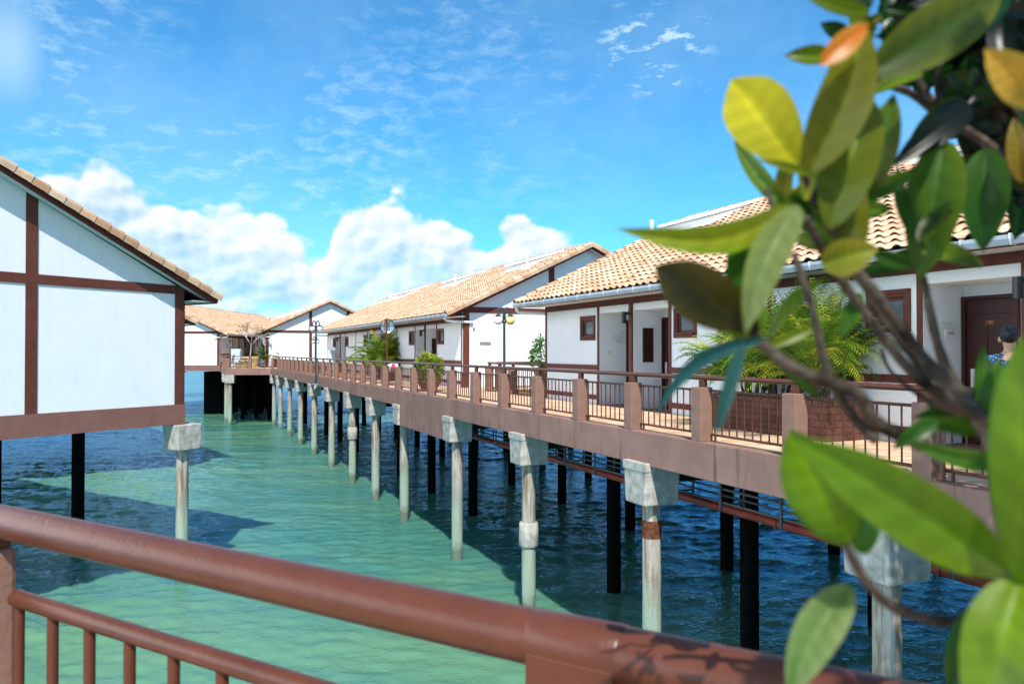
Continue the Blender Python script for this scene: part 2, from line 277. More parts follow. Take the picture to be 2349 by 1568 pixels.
# --------------------------------- mesh helper
class MB:
    def __init__(s): s.v = []; s.f = []; s.c = []; s.sm = []
    def add(s, vs, fs, c=(1, 1, 1), smooth=False):
        o = len(s.v); s.v += [tuple(p) for p in vs]
        for f in fs: s.f.append(tuple(i + o for i in f)); s.c.append(c); s.sm.append(smooth)
    def box(s, x0, x1, y0, y1, z0, z1, c=(1, 1, 1)):
        s.add([(x0, y0, z0), (x1, y0, z0), (x1, y1, z0), (x0, y1, z0), (x0, y0, z1), (x1, y0, z1), (x1, y1, z1), (x0, y1, z1)],
              [(3, 2, 1, 0), (4, 5, 6, 7), (0, 1, 5, 4), (1, 2, 6, 5), (2, 3, 7, 6), (3, 0, 4, 7)], c)
        return s
    def hexa(s, p, c=(1, 1, 1)):
        s.add(p, [(3, 2, 1, 0), (4, 5, 6, 7), (0, 1, 5, 4), (1, 2, 6, 5), (2, 3, 7, 6), (3, 0, 4, 7)], c); return s
    def prism(s, poly, y0, y1, c=(1, 1, 1)):            # poly in (x, z), extruded along y
        n = len(poly); vs = [(x, y0, z) for x, z in poly] + [(x, y1, z) for x, z in poly]
        s.add(vs, [tuple(range(n - 1, -1, -1)), tuple(range(n, 2 * n))] + [(i, (i + 1) % n, n + (i + 1) % n, n + i) for i in range(n)], c); return s
    def slab(s, poly, z0, z1, c=(1, 1, 1)):             # poly in (x, y)
        n = len(poly); vs = [(x, y, z0) for x, y in poly] + [(x, y, z1) for x, y in poly]
        s.add(vs, [tuple(range(n - 1, -1, -1)), tuple(range(n, 2 * n))] + [(i, (i + 1) % n, n + (i + 1) % n, n + i) for i in range(n)], c); return s
    def tube(s, pts, r, seg=10, c=(1, 1, 1), cap=True):
        pts = [Vector(p) for p in pts]; n = len(pts); rr = r if isinstance(r, (list, tuple)) else [r] * n
        vs = []; up = None
        for i, p in enumerate(pts):
            d = (pts[min(i + 1, n - 1)] - pts[max(i - 1, 0)]).normalized()
            if up is None: up = Vector((0, 0, 1)) if abs(d.z) < 0.9 else Vector((1, 0, 0))
            a = d.cross(up).normalized(); up = a.cross(d).normalized()
            for k in range(seg):
                t = 2 * math.pi * k / seg; vs.append(p + a * (math.cos(t) * rr[i]) + up * (math.sin(t) * rr[i]))
        fs = [(i * seg + k, i * seg + (k + 1) % seg, (i + 1) * seg + (k + 1) % seg, (i + 1) * seg + k) for i in range(n - 1) for k in range(seg)]
        s.add(vs, fs, c, True)
        if cap: s.add(vs[:seg], [tuple(range(seg - 1, -1, -1))], c); s.add(vs[-seg:], [tuple(range(seg))], c)
        return s
    def lathe(s, prof, cx=0, cy=0, cz=0, seg=20, c=(1, 1, 1), smooth=True):
        vs = [(cx + r * math.cos(2 * math.pi * k / seg), cy + r * math.sin(2 * math.pi * k / seg), cz + z) for r, z in prof for k in range(seg)]
        fs = [(i * seg + k, i * seg + (k + 1) % seg, (i + 1) * seg + (k + 1) % seg, (i + 1) * seg + k) for i in range(len(prof) - 1) for k in range(seg)]
        s.add(vs, fs, c, smooth); return s
    def sphere(s, cx, cy, cz, r, seg=20, c=(1, 1, 1), sz=1.0):
        m = seg // 2
        s.lathe([(r * math.sin(math.pi * i / m) + 1e-5, -r * sz * math.cos(math.pi * i / m)) for i in range(m + 1)], cx, cy, cz, seg, c); return s
    def mesh(s, name, m):
        me = bpy.data.meshes.new(name); me.from_pydata(s.v, [], s.f); me.polygons.foreach_set('use_smooth', s.sm)
        if any(c != (1, 1, 1) for c in s.c):
            at = me.color_attributes.new('Col', 'FLOAT_COLOR', 'CORNER'); buf = []
            for f, c in zip(s.f, s.c):
                if isinstance(c[0], tuple): buf += [x for q_ in c for x in (q_ + (1.0,))]
                else: buf += (tuple(c[:3]) + (1.0,)) * len(f)
            at.data.foreach_set('color', buf)
        me.materials.append(m); me.update(); return me
    def build(s, name, m, parent=None, bevel=0.0, fix=False):
        me = s.mesh(name, m)
        if fix:
            bm = bmesh.new(); bm.from_mesh(me); bmesh.ops.recalc_face_normals(bm, faces=bm.faces); bm.to_mesh(me); bm.free()
        return link(name, me, parent, bevel)
def link(name, me, parent=None, bevel=0.0):
    o = bpy.data.objects.new(name, me); col.objects.link(o); o.parent = parent
    if bevel:
        b = o.modifiers.new('bevel', 'BEVEL'); b.width = bevel; b.segments = 2; b.limit_method = 'ANGLE'
    return o
def tag(o, label, cat, group=None):
    o['label'] = label; o['category'] = cat
    if group: o['group'] = group
    return o
def thing(name, label, cat, loc=(0, 0, 0), rz=0.0, group=None):
    o = bpy.data.objects.new(name, None); col.objects.link(o); o.location = loc; o.rotation_euler = (0, 0, rz); o.empty_display_size = 0.3
    return tag(o, label, cat, group)
def struct(o): o['kind'] = 'structure'; return o
def copy_tree(o, parent=None):
    c = o.copy(); col.objects.link(c); c.parent = parent
    for ch in list(o.children): copy_tree(ch, c)
    return c
CACHE = {}
def part(name, key, fn, m, parent, bevel=0.0, fix=False):
    if key not in CACHE:
        mb = MB(); fn(mb); me = mb.mesh(name, m)
        if fix:
            bm = bmesh.new(); bm.from_mesh(me); bmesh.ops.recalc_face_normals(bm, faces=bm.faces); bm.to_mesh(me); bm.free()
        CACHE[key] = me
    return link(name, CACHE[key], parent, bevel)

# frame of the right-hand row: local x = v (to the right, away from the walkway edge), local y = u (away along the row)
TH = R(23.74); DV = Vector((math.cos(TH), math.sin(TH), 0)); DU = Vector((-math.sin(TH), math.cos(TH), 0))
def W(v, u, z=0.0): p = DV * v + DU * u; return Vector((p.x, p.y, z))
WATER = -5.0

# --------------------------------- water
import numpy as np
def build_water():
    dense = np.linspace(R(-50), R(50), 860); coarse = np.linspace(R(50), R(310), 90)[1:-1]
    ang = np.concatenate([dense, coarse]); rad = np.concatenate([[1.5], np.concatenate([[4.0, 5.0], np.geomspace(6.0, 110.0, 760), [125, 140, 155, 170]]), [300, 800, 4000]])
    A_, R_ = np.meshgrid(ang, rad); x = R_ * np.sin(A_); y = R_ * np.cos(A_); h = np.zeros_like(x)
    g = np.random.default_rng(7)
    for i in range(76):
        lam = 0.20 * (3.6 / 0.20) ** g.random(); th = g.normal(R(84), R(30)); k = 2 * math.pi / lam; s = 0.046 * g.uniform(0.6, 1.3)
        if lam > 1.2: s *= 0.45
        ph = k * (x * math.cos(th) + y * math.sin(th)) + g.uniform(0, 6.28) + 0.9 * np.sin((x * g.normal() + y * g.normal()) * 0.35 + g.uniform(0, 6))
        h += s / k * (1.6 * np.exp(np.sin(ph) - 1) - 0.7)
    gust = 0.75 + 0.35 * np.sin(x * 0.16 + 1.3 * np.sin(y * 0.11)) * np.sin(y * 0.19 + 0.8 * np.sin(x * 0.09) + 1)
    fade = np.clip((170 - R_) / 60, 0, 1) * np.clip((R_ - 3) / 3, 0, 1) * np.clip((R(58) - np.abs(((A_ + math.pi) % (2 * math.pi)) - math.pi)) / R(8), 0, 1)
    h *= gust * fade; nr, nc = x.shape
    co = np.stack([x, y, h], -1).reshape(-1, 3); co = np.vstack([co, [[0, 0, 0]]])
    i, j = np.meshgrid(np.arange(nr - 1), np.arange(nc), indexing='ij'); j2 = (j + 1) % nc
    q = np.stack([i * nc + j, i * nc + j2, (i + 1) * nc + j2, (i + 1) * nc + j], -1).reshape(-1, 4)
    tri = np.stack([(np.arange(nc) + 1) % nc, np.arange(nc), np.full(nc, nr * nc)], -1)
    me = bpy.data.meshes.new('water'); me.vertices.add(len(co)); me.vertices.foreach_set('co', co.ravel().astype(np.float32))
    me.loops.add(q.size + tri.size); me.loops.foreach_set('vertex_index', np.concatenate([q.ravel(), tri.ravel()]).astype(np.int32))
    me.polygons.add(len(q) + len(tri)); ls = np.concatenate([np.arange(len(q)) * 4, len(q) * 4 + np.arange(len(tri)) * 3]).astype(np.int32); me.polygons.foreach_set('loop_start', ls)
    me.polygons.foreach_set('use_smooth', np.ones(len(q) + len(tri), dtype=bool)); me.update(calc_edges=True); me.materials.append(M['water'])
    o = bpy.data.objects.new('water', me); col.objects.link(o); o.location = (0, 0, WATER); struct(o); return o
build_water()

# --------------------------------- houses
HL = 30.75; HW = 11.9; RX = HW / 2; SL = 0.47; EO = 0.82; VO = 0.45
def T(x): return 3.07 + SL * ((x if x < RX else HW - x) + EO)
SN = math.hypot(1, SL); CO = 1 / SN; SI = SL / SN
TCOL = [(0.60, 0.37, 0.225), (0.64, 0.42, 0.265), (0.66, 0.46, 0.31), (0.57, 0.33, 0.195), (0.63, 0.43, 0.29), (0.52, 0.29, 0.165)]
def tilecol(rng, k=1.0):
    c = rng.choice(TCOL); j = rng.uniform(0.88, 1.1) * k; return (c[0] * j, c[1] * j, c[2] * j)
TWD = 0.30; TEX = 0.36
def tileprof(t):                       # t in 0..1 across a tile: roll then shallow pan
    if t < 0.60: return 0.048 * math.sin(math.pi * t / 0.60) ** 0.8 if 0 < t < 0.6 else 0.0
    return -0.012 * math.sin(math.pi * (t - 0.6) / 0.4)
def roof_tiles(side, L):
    def fn(mb):
        rng = random.Random(5 + side)
        y0 = -VO + 0.05; n = int((L + 2 * VO - 0.1) / TWD); tw = (L + 2 * VO - 0.1) / n
        slope = (RX + EO) * SN; rows = int(slope / TEX); ex = (slope - 0.08) / rows
        ts = [0, .1, .2, .3, .4, .5, .6, .7, .85]
        for r in range(rows):
            s0 = r * ex - 0.05; s1 = s0 + ex + 0.05
            for k in range(n):
                c = tilecol(rng); jz = rng.uniform(-0.004, 0.006); sj = rng.uniform(-0.008, 0.008)
                vs = []
                for t in ts + [1.0]:
                    y = y0 + (k + t) * tw; h = tileprof(t)
                    for (s, lift) in ((s0 + sj, 0.056), (s1, 0.006)):
                        x = -EO + s * CO - (h + lift) * SI; z = 3.07 + s * SI + (h + lift) * CO + jz
                        if side: x = HW - x
                        vs.append((x, y, z))
                    s, lift = s0 + sj, 0.056 - 0.013
                    x = -EO + s * CO - (h + lift) * SI; z = 3.07 + s * SI + (h + lift) * CO + jz
                    if side: x = HW - x
                    vs.append((x, y, z))
                fs = []
                for i in range(len(ts)):
                    a = i * 3; q = a + 3
                    fs.append((a, a + 1, q + 1, q) if side else (a, q, q + 1, a + 1))
                mb.add(vs, fs, c, True)
                fs = [((i * 3), i * 3 + 2, i * 3 + 5, i * 3 + 3) for i in range(len(ts))]
                mb.add(vs, fs, tuple(x * 0.8 for x in c), False)
    return fn
def roof_deck(mb):                      # slab under the tiles
    t = 0.03
    for s in (0, 1):
        f = (lambda x: x) if s == 0 else (lambda x: HW - x)
        p = [(f(-EO + 0.04), T(-EO) - 0.0), (f(RX), T(RX) - 0.0), (f(RX), T(RX) - 0.12), (f(-EO + 0.04), T(-EO) - 0.10)]
        mb.prism(p if s == 0 else p[::-1], -VO + 0.09, HL + VO - 0.09, (0.10, 0.05, 0.04))
def verge(end, side):
    def fn(mb):
        rng = random.Random(11 + end * 2 + side)
        yc = -VO + 0.02 if end == 0 else HL + VO - 0.02
        slope = (RX + EO) * SN; n = 18; ex = slope / n
        for k in range(n):
            c = tilecol(rng, 0.86)
            s0 = k * ex - 0.035 - (0.03 if k == 0 else 0); s1 = (k + 1) * ex + 0.02
            rings = []
            for s, g in ((s0, 1.0), (s1, 0.86)):
                ring = []
                pr = [(-0.115, -0.12), (-0.125, 0.02), (-0.105, 0.075), (-0.05, 0.115), (0.02, 0.125), (0.09, 0.105), (0.14, 0.06), (0.15, 0.0)]
                lift = 0.03 if g == 1.0 else 0.0
                for (a, h) in pr:
                    a *= g; hh = h * g + lift
                    x = -EO + s * CO - hh * SI; z = 3.07 + s * SI + hh * CO; y = yc + (a if end == 0 else -a)
                    if side: x = HW - x
                    ring.append((x, y, z))
                rings.append(ring)
            m = len(rings[0])
            mb.add(rings[0] + rings[1], [(i, i + 1, m + i + 1, m + i) for i in range(m - 1)], c, False)
            # thickness lip at the lower end
            inner = []
            for (x, y, z) in rings[0]:
                inner.append((x, y + (0.012 if end == 0 else -0.012), z - 0.016))
            mb.add(rings[0] + inner, [(i, i + 1, m + i + 1, m + i) for i in range(m - 1)], tuple(q * 0.8 for q in c), False)
    return fn
def ridge(mb):
    rng = random.Random(3); n = 76; ex = (HL + 2 * VO) / n
    for k in range(n):
        c = tilecol(rng, 0.97); y0 = -VO - 0.06 + k * ex; y1 = y0 + ex + 0.05
        vs = []
        for y, g, l in ((y0, 1.0, 0.0), (y1, 0.88, -0.0)):
            for i in range(9):
                a = math.pi * (i / 8.0); vs.append((RX + 0.15 * g * math.cos(a), y, T(RX) + 0.0 + 0.13 * g * math.sin(a)))
        mb.add(vs, [(i, i + 1, 9 + i + 1, 9 + i) for i in range(8)], c, True)
        if k == 0: mb.add(vs[:9] + [(RX, y0, T(RX))], [(i, i + 1, 9) for i in range(8)], c)
def cells(mb, X0, X1, y0, y1, z0, z1, ops):
    ys = sorted(set([y0, y1] + [q for o in ops for q in o[:2]])); zs = sorted(set([z0, z1] + [q for o in ops for q in o[2:]]))
    for a, b_ in zip(ys, ys[1:]):
        run = None
        for c, d in zip(zs, zs[1:]):
            hole = any(o[0] < (a + b_) / 2 < o[1] and o[2] < (c + d) / 2 < o[3] for o in ops)
            if hole:
                if run: mb.box(X0, X1, a, b_, run[0], run[1]); run = None
            else: run = (run[0], d) if run else (c, d)
        if run: mb.box(X0, X1, a, b_, run[0], run[1])
MC = [5.15 + 10.25 * i for i in range(3)]             # centres of the room pairs; row starts at the FAR end when seen from the camera (y=HL)
# in local y, pairs are symmetric: windows at c+-(1.92..2.76)
def wins():
    r = []
    for c in MC: r += [(c + 1.92, c + 2.72), (c - 2.72, c - 1.92)]
    return r
RD = 0.95
def front_wall(mb):
    ops = [(a, b_, 1.86, 2.50) for a, b_ in wins()]
    for c in MC: ops += [(c + 0.09, c + 1.66, 0, 2.58), (c - 1.66, c - 0.09, 0, 2.58)]
    cells(mb, 0, 0.16, 0, HL, -0.0, 3.30, ops)
    for c in MC:
        for a, b_ in ((c + 0.09, c + 1.66), (c - 1.66, c - 0.09)):
            mb.box(RD, RD + 0.12, a - 0.12, b_ + 0.12, 0, 2.75)           # back of the porch
            mb.box(0.162, RD, a, b_, 2.58, 2.70)                         # its ceiling
            mb.box(0.162, RD, b_, b_ + 0.08, 0, 2.70); mb.box(0.162, RD, a - 0.08, a, 0, 2.70)
def gable(end):
    def fn(mb):
        p = [(0.0, 0), (HW, 0), (HW, T(HW) - 0.13), (RX, T(RX) - 0.13), (0.0, T(0) - 0.13)]
        if end == 0: mb.prism([(x if 0 < x else 0.162, z) for x, z in p], 0.0, 0.16)
        else: mb.prism([(x if 0 < x else 0.162, z) for x, z in p], HL - 0.16, HL)
        y = (0.0, 0.16) if end == 0 else (HL - 0.16, HL)
    return fn
def gable_timber(end):
    def fn(mb):
        ya, yb = (-0.028, -0.001) if end == 0 else (HL + 0.001, HL + 0.028)
        zt = 3.13
        mb.box(0.02, 0.30, ya, yb, 0.0, zt); mb.box(HW - 0.30, HW - 0.02, ya, yb, 0.0, zt)          # corner posts
        x0 = 0.02; zz = min(3.37, 99)
        xi = (3.37 + 0.15 - 3.07) / SL - EO
        mb.prism([(0.02, 3.13), (HW - 0.02, 3.13), (HW - 0.02, T(0.02) - 0.15), (HW - xi, 3.37), (xi, 3.37), (0.02, T(0.02) - 0.15)], ya - 0.002, yb + 0.002) if xi > 0.02 else mb.box(0.02, HW - 0.02, ya - 0.002, yb + 0.002, 3.13, 3.37)
        for xp in (4.02, HW - 4.30):
            mb.box(xp, xp + 0.27, ya, yb, 0.0, 3.13)
            mb.prism([(xp, 3.37), (xp + 0.27, 3.37), (xp + 0.27, T(xp + 0.27) - 0.14), (xp, T(xp) - 0.14)], ya, yb)
    return fn
def front_timber(mb):
    xa, xb = -0.022, -0.001
    mb.box(xa - 0.004, xb, 0, HL, 2.76, 2.93)
    ys = []
    for c in MC: ys += [c - 1.72, c + 1.72]
    for y in ys + [0.05, HL - 0.05, MC[0] + 5.125, MC[1] + 5.125]: mb.box(xa, xb, y - 0.05, y + 0.05, 0, 2.76)
    segs = [(0.10, MC[0] - 1.77), (MC[0] + 1.77, MC[0] + 5.075), (MC[0] + 5.175, MC[1] - 1.77), (MC[1] + 1.77, MC[1] + 5.075), (MC[1] + 5.175, MC[2] - 1.77), (MC[2] + 1.77, HL - 0.10)]
    for a, b_ in segs:
        mb.box(xa, xb, a, b_, 0.98, 1.12); mb.box(xa, xb, a, b_, 0.14, 0.27)
    for c in MC: mb.box(-0.05, 0.05, c - 0.075, c + 0.075, 0, 2.76)
def base_band(mb):
    mb.box(-0.035, HW + 0.035, -0.035, HL + 0.035, -0.56, -0.002)
def back_wall(mb): mb.box(HW - 0.16, HW, 0.162, HL - 0.162, 0, T(HW) - 0.13)
def soffit(mb):
    # horizontal boards under the eaves and sloping boards under the verges
    mb.box(-EO + 0.03, -0.03, -VO + 0.07, HL + VO - 0.07, 2.935, 2.955); mb.box(HW + 0.03, HW + EO - 0.03, -VO + 0.07, HL + VO - 0.07, 2.935, 2.955)
    for ya, yb in ((-VO + 0.07, -0.03), (HL + 0.03, HL + VO - 0.07)):
        n = 5; xs = [0.0 + (RX) * i / n for i in range(n + 1)]; xs[0] = -EO + 0.1
        for i in range(n):
            a, b_ = xs[i] + 0.006, xs[i + 1] - 0.006
            for s in (0, 1):
                f = (lambda x: x) if s == 0 else (lambda x: HW - x)
                za, zb = T(a) - 0.16, T(b_) - 0.16
                p = [(f(a), za), (f(b_), zb), (f(b_), zb + 0.02), (f(a), za + 0.02)]
                mb.prism(p if s == 0 else p[::-1], ya, yb)
def barge(end):
    def fn(mb):
        ya, yb = (-VO + 0.03, -VO + 0.068) if end == 0 else (HL + VO - 0.068, HL + VO - 0.03)
        for s in (0, 1):
            f = (lambda x: x) if s == 0 else (lambda x: HW - x)
            p = [(f(-EO), 2.93), (f(-EO + 0.22), 2.93), (f(RX), T(RX) - 0.20), (f(RX), T(RX) - 0.02), (f(-EO), T(-EO) - 0.02)]
            mb.prism(p if s == 0 else p[::-1], ya, yb)
    return fn
def eave_board(mb):
    for s in (0, 1):
        a, b_ = (-EO, -EO + 0.028) if s == 0 else (HW + EO - 0.028, HW + EO)
        mb.box(a, b_, -VO + 0.07, HL + VO - 0.07, 2.90, 3.05)
def gutter(mb):
    pr = [(-EO - 0.002, 3.045), (-EO - 0.002, 2.915), (-EO - 0.10, 2.915), (-EO - 0.135, 2.99), (-EO - 0.135, 3.045), (-EO - 0.122, 3.045), (-EO - 0.122, 2.992), (-EO - 0.093, 2.927), (-EO - 0.014, 2.927), (-EO - 0.014, 3.045)]
    mb.prism(pr, -VO - 0.05, HL + VO + 0.05)
    for y in (-VO - 0.05, HL + VO + 0.044): mb.prism([(-EO - 0.002, 3.043), (-EO - 0.002, 2.917), (-EO - 0.10, 2.917), (-EO - 0.133, 2.99), (-EO - 0.133, 3.043)], y, y + 0.006)
def gutter_bracket(mb):
        y = 0
        pr = [(-EO, 3.058), (-EO, 3.048), (-EO - 0.138, 3.048), (-EO - 0.138, 2.988), (-EO - 0.102, 2.911), (-EO, 2.911), (-EO, 2.905), (-EO - 0.106, 2.905), (-EO - 0.145, 2.986), (-EO - 0.145, 3.058)]
        mb.prism(pr, y, y + 0.022)
def downpipe(end):
    def fn(mb):
        y = 0.12 if end == 0 else HL - 0.12; yo = -0.09 if end == 0 else HL + 0.09
        ys = -VO + 0.12 if end == 0 else HL + VO - 0.12
        mb.tube([(-EO - 0.06, ys, 2.93), (-EO - 0.06, ys, 2.86), (-EO - 0.03, ys, 2.79), (-EO + 0.05, ys, 2.76), (-0.1, yo, 2.74), (0.40, yo, 2.72), (0.47, yo, 2.69), (0.48, yo, 2.60), (0.48, yo, 2.50)], 0.052, 10)
    return fn
def dormer(mb):
    # low white shed dormer: y 0..2.9, front wall facing -x
    xf = 4.15; xr = RX - 0.15; z0 = T(xf) + 0.02
    zt = T(xr) + 0.02
    mb.prism([(xf, z0 - 0.1), (xr, zt - 0.1), (xr, zt + 0.06), (xf, z0 + 0.27)], 0.05, 2.85)
def dormer_roof(mb):
    xf = 4.15; xr = RX - 0.15; z0 = T(xf) + 0.02; zt = T(xr) + 0.02
    p = [(xf - 0.16, z0 + 0.25), (xr + 0.1, zt + 0.065), (xr + 0.1, zt + 0.13), (xf - 0.16, z0 + 0.35)]
    mb.prism(p, 0.0, 2.9)
def dormer_flash(mb):
    mb.prism([(3.85, T(3.85) + 0.10), (4.2, T(4.2) + 0.10), (4.2, T(4.2) + 0.14), (3.85, T(3.85) + 0.13)], -0.12, 3.02)
def vent(mb):
    x = 3.75; mb.tube([(x, 0, T(x) - 0.1), (x, 0, T(x) + 0.66)], 0.062, 12)
    mb.lathe([(0.0001, 0.10), (0.05, 0.085), (0.074, 0.04), (0.074, -0.02), (0.0001, -0.02)], x, 0, T(x) + 0.64, 12)
    mb.prism([(x - 0.22, T(x - 0.22) + 0.085), (x + 0.22, T(x + 0.22) + 0.085), (x + 0.22, T(x + 0.22) + 0.11), (x - 0.22, T(x - 0.22) + 0.11)], -0.2, 0.2)
def win_frame(mb):
    w_, h = 0.80, 0.64
    def ring(x0, x1, o, t):
        mb.box(x0, x1, -o, w_ + o, -o, -o + t); mb.box(x0, x1, -o, w_ + o, h + o - t, h + o); mb.box(x0, x1, -o, -o + t, -o + t, h + o - t); mb.box(x0, x1, w_ + o - t, w_ + o, -o + t, h + o - t)
    ring(-0.035, -0.001, 0.035, 0.075); ring(-0.02, 0.10, -0.042, 0.055)
    ring(0.03, 0.09, -0.098, 0.05)
def win_sill(mb): mb.box(-0.07, 0.02, 0.02, 0.78, 0.045, 0.085)
def win_pane(mb): mb.box(0.055, 0.065, 0.14, 0.66, 0.14, 0.50)
def door_leaf(mb):
    mb.box(RD - 0.045, RD - 0.004, 0.06, 0.86, 0.0, 2.10)
    for z0, z1 in ((0.15, 0.85), (1.0, 1.9)):
        for ya, yb in ((0.14, 0.42), (0.50, 0.78)):
            mb.box(RD - 0.060, RD - 0.046, ya, yb, z0, z1)
def door_frame(mb):
    mb.box(RD - 0.09, RD - 0.003, 0.0, 0.06, 0, 2.40); mb.box(RD - 0.09, RD - 0.003, 0.86, 0.92, 0, 2.40); mb.box(RD - 0.09, RD - 0.003, 0.06, 0.86, 2.34, 2.40); mb.box(RD - 0.05, RD - 0.004, 0.06, 0.86, 2.102, 2.338)
def door_handle(mb):
    mb.box(RD - 0.078, RD - 0.061, 0.70, 0.77, 0.92, 1.22); mb.tube([(RD - 0.12, 0.735, 1.10), (RD - 0.12, 0.60, 1.10)], 0.010, 8); mb.tube([(RD - 0.06, 0.735, 1.10), (RD - 0.12, 0.735, 1.10)], 0.011, 8); mb.box(RD - 0.082, RD - 0.079, 0.715, 0.755, 1.13, 1.20)
def wall_light(mb):
    mb.tube([(-0.05, 0, 2.50), (-0.24, 0, 2.50)], 0.035, 10); mb.tube([(-0.24, 0, 2.54), (-0.24, 0, 2.24)], 0.065, 14)
    mb.box(-0.08, -0.05, -0.06, 0.06, 2.42, 2.60)
def info_plate(mb): mb.box(0.40, 0.66, 1.642, 1.654, 1.72, 1.98)
def shutter_board(mb): mb.box(0.28, 0.60, -0.118, -0.091, 1.22, 2.12)
def switch(mb): mb.box(0.26, 0.36, 1.645, 1.657, 1.42, 1.54)
M['plate'] = mat('clear_plate', (0.66, 0.67, 0.67), 0.2, 0.5, var=0.02)
M['cream'] = mat('cream_switch', (0.70, 0.64, 0.44), 0.4, 0.4, var=0.02)
M['orange'] = mat('orange_print', (0.75, 0.20, 0.03), 0.5, 0.3, var=0.02)
M['redink'] = mat('red_print', (0.45, 0.05, 0.03), 0.5, 0.3, var=0.02)
M['brass'] = mat('brass_number', (0.42, 0.18, 0.07), 0.4, 0.5, var=0.05)
M['steel'] = mat('brushed_steel', (0.62, 0.62, 0.60), 0.35, 0.5, metal=0.3, var=0.04)

def text(name, s, size, m, parent, loc, rot, align='CENTER'):
    cu = bpy.data.curves.new(name, 'FONT'); cu.body = s; cu.size = size; cu.extrude = 0.0015; cu.align_x = align; cu.materials.append(m)
    ob = bpy.data.objects.new(name, cu); col.objects.link(ob)
    dg = bpy.context.evaluated_depsgraph_get(); dg.update()
    me = bpy.data.meshes.new_from_object(ob.evaluated_get(dg)); me.materials.clear(); me.materials.append(m)
    bpy.data.objects.remove(ob); o = bpy.data.objects.new(name, me); col.objects.link(o); o.parent = parent; o.location = loc; o.rotation_euler = rot
    return o

def house(label, loc, rz, front=True, gutters=True, dorm=(0.4, 9.9, 12.9, 19.9, 23.0, 27.4), numbers=None, ends=(0, 1)):
    h = thing('overwater_chalet', label, 'chalet', loc, rz, 'white chalets on piles over the water')
    part('wall', 'front', front_wall, M['white'], h); 
    for e in (0, 1):
        part('gable_wall', 'gable%d' % e, gable(e), M['white'], h)
        part('gable_timber', 'gtim%d' % e, gable_timber(e), M['timber'], h)
        part('barge_board', 'barge%d' % e, barge(e), M['timber'], h)
        for s in (0, 1): part('verge_tiles', 'verge%d%d' % (e, s), verge(e, s), M['tile'], h)
    part('wall', 'back', back_wall, M['white'], h); part('base_band', 'base', base_band, M['base'], h)
    part('facade_timber', 'ftim', front_timber, M['timber'], h)
    part('soffit', 'soffit', soffit, M['offwhite'], h); part('eave_board', 'eaveb', eave_board, M['timber'], h)
    part('roof', 'roofdeck', roof_deck, M['tile'], h)
    for s in (0, 1): part('roof_tiles', 'tiles%d' % s, roof_tiles(s, HL), M['tile'], h)
    part('ridge_tiles', 'ridge', ridge, M['tile'], h)
    if gutters:
        g = part('gutter', 'gutter', gutter, M['gutter'], h); [setattr(part('gutter_bracket', 'gbr', gutter_bracket, M['pipewhite'], g), 'location', (0, -VO + 0.15 + (HL + 2 * VO - 0.3) * i / 45, 0)) for i in range(46)]
        for e in (0, 1): part('downpipe', 'dp%d' % e, downpipe(e), M['pipewhite'], h)
    for y in dorm:
        d = part('roof_dormer', 'dorm', dormer, M['white'], h); d.location = (0, y, 0)
        r = part('dormer_roof', 'dormroof', dormer_roof, M['roofwhite'], d); part('flashing', 'flash', dormer_flash, M['roofwhite'], d)
    for y in dorm[:1] + tuple(a for a in dorm[1:]):
        v = part('vent_pipe', 'vent', vent, M['pipewhite'], h); v.location = (0, y + (-0.35 if y < 20 else 3.2), 0)
    if front:
        for a, b_ in wins():
            f = part('window', 'wf', win_frame, M['timber'], h, 0.004); f.location = (0, a, 1.86)
            part('sill', 'ws', win_sill, M['timber'], f, 0.004); part('pane', 'wp', win_pane, M['glass'], f)
        for i, c in enumerate(MC):
            for k, y in enumerate((c + 0.72, c - 1.03)):
                d = part('door', 'dl', door_leaf, M['darkred'], h, 0.004); d.location = (0, y, 0)
                part('door_frame', 'df', door_frame, M['darkred'], d, 0.004); part('door_handle', 'dh', door_handle, M['steel'], d)
                if numbers and (i, k) in numbers:
                    text('room_number', numbers[(i, k)], 0.10, M['brass'], d, (RD - 0.062, 0.46, 1.93), (R(90), 0, R(-90)))
            l = part('wall_light', 'wl', wall_light, M['black'], h); l.location = (0, c, 0)
            s = part('info_plate', 'ip', info_plate, M['plate'], h); s.location = (0, c, 0)
            card = part('card', 'card', lambda mb: mb.box(0.46, 0.74, 1.626, 1.640, 1.72, 1.86), M['pipewhite'], s, 0.004)
            text('lettering', 'LE  IS', 0.065, M['greypaint'], s, (0.60, 1.625, 1.78), (R(90), 0, 0))
            text('lettering', 'X', 0.085, M['orange'], s, (0.600, 1.625, 1.772), (R(90), 0, 0))
            part('shutter_board', 'sb', shutter_board, M['darkred'], h, 0.004).location = (0, c, 0)
            part('light_switch', 'sw', switch, M['cream'], h, 0.004).location = (0, c, 0)
    return h
# right row. y=0 gable of the middle house faces the camera
p = W(11, -8.45); near = house('nearest tiled chalet with porches and doors, on the right behind the big palm', (p.x, p.y, 0), TH, dorm=(0.6, 9.0, 17.6, 27.4), numbers={(1, 0): '190'})
for ch in near.children:
    if ch.name.startswith('vent_pipe') and abs(ch.location.y - 30.6) < 0.1: ch.location.y = 30.25
p = W(11, 30.15); mid = house('long tiled chalet in the middle, its sunlit gable behind the twin globe lamp', (p.x, p.y, 0), TH, dorm=(2.0, 11.8, 22.9, 27.4))
p = W(7.8, 75.2); far = house('distant tiled chalet whose gable rises behind the far end of the walkway', (p.x, p.y, 0.15), TH, dorm=(2.0, 9.0, 17.0, 25.0))
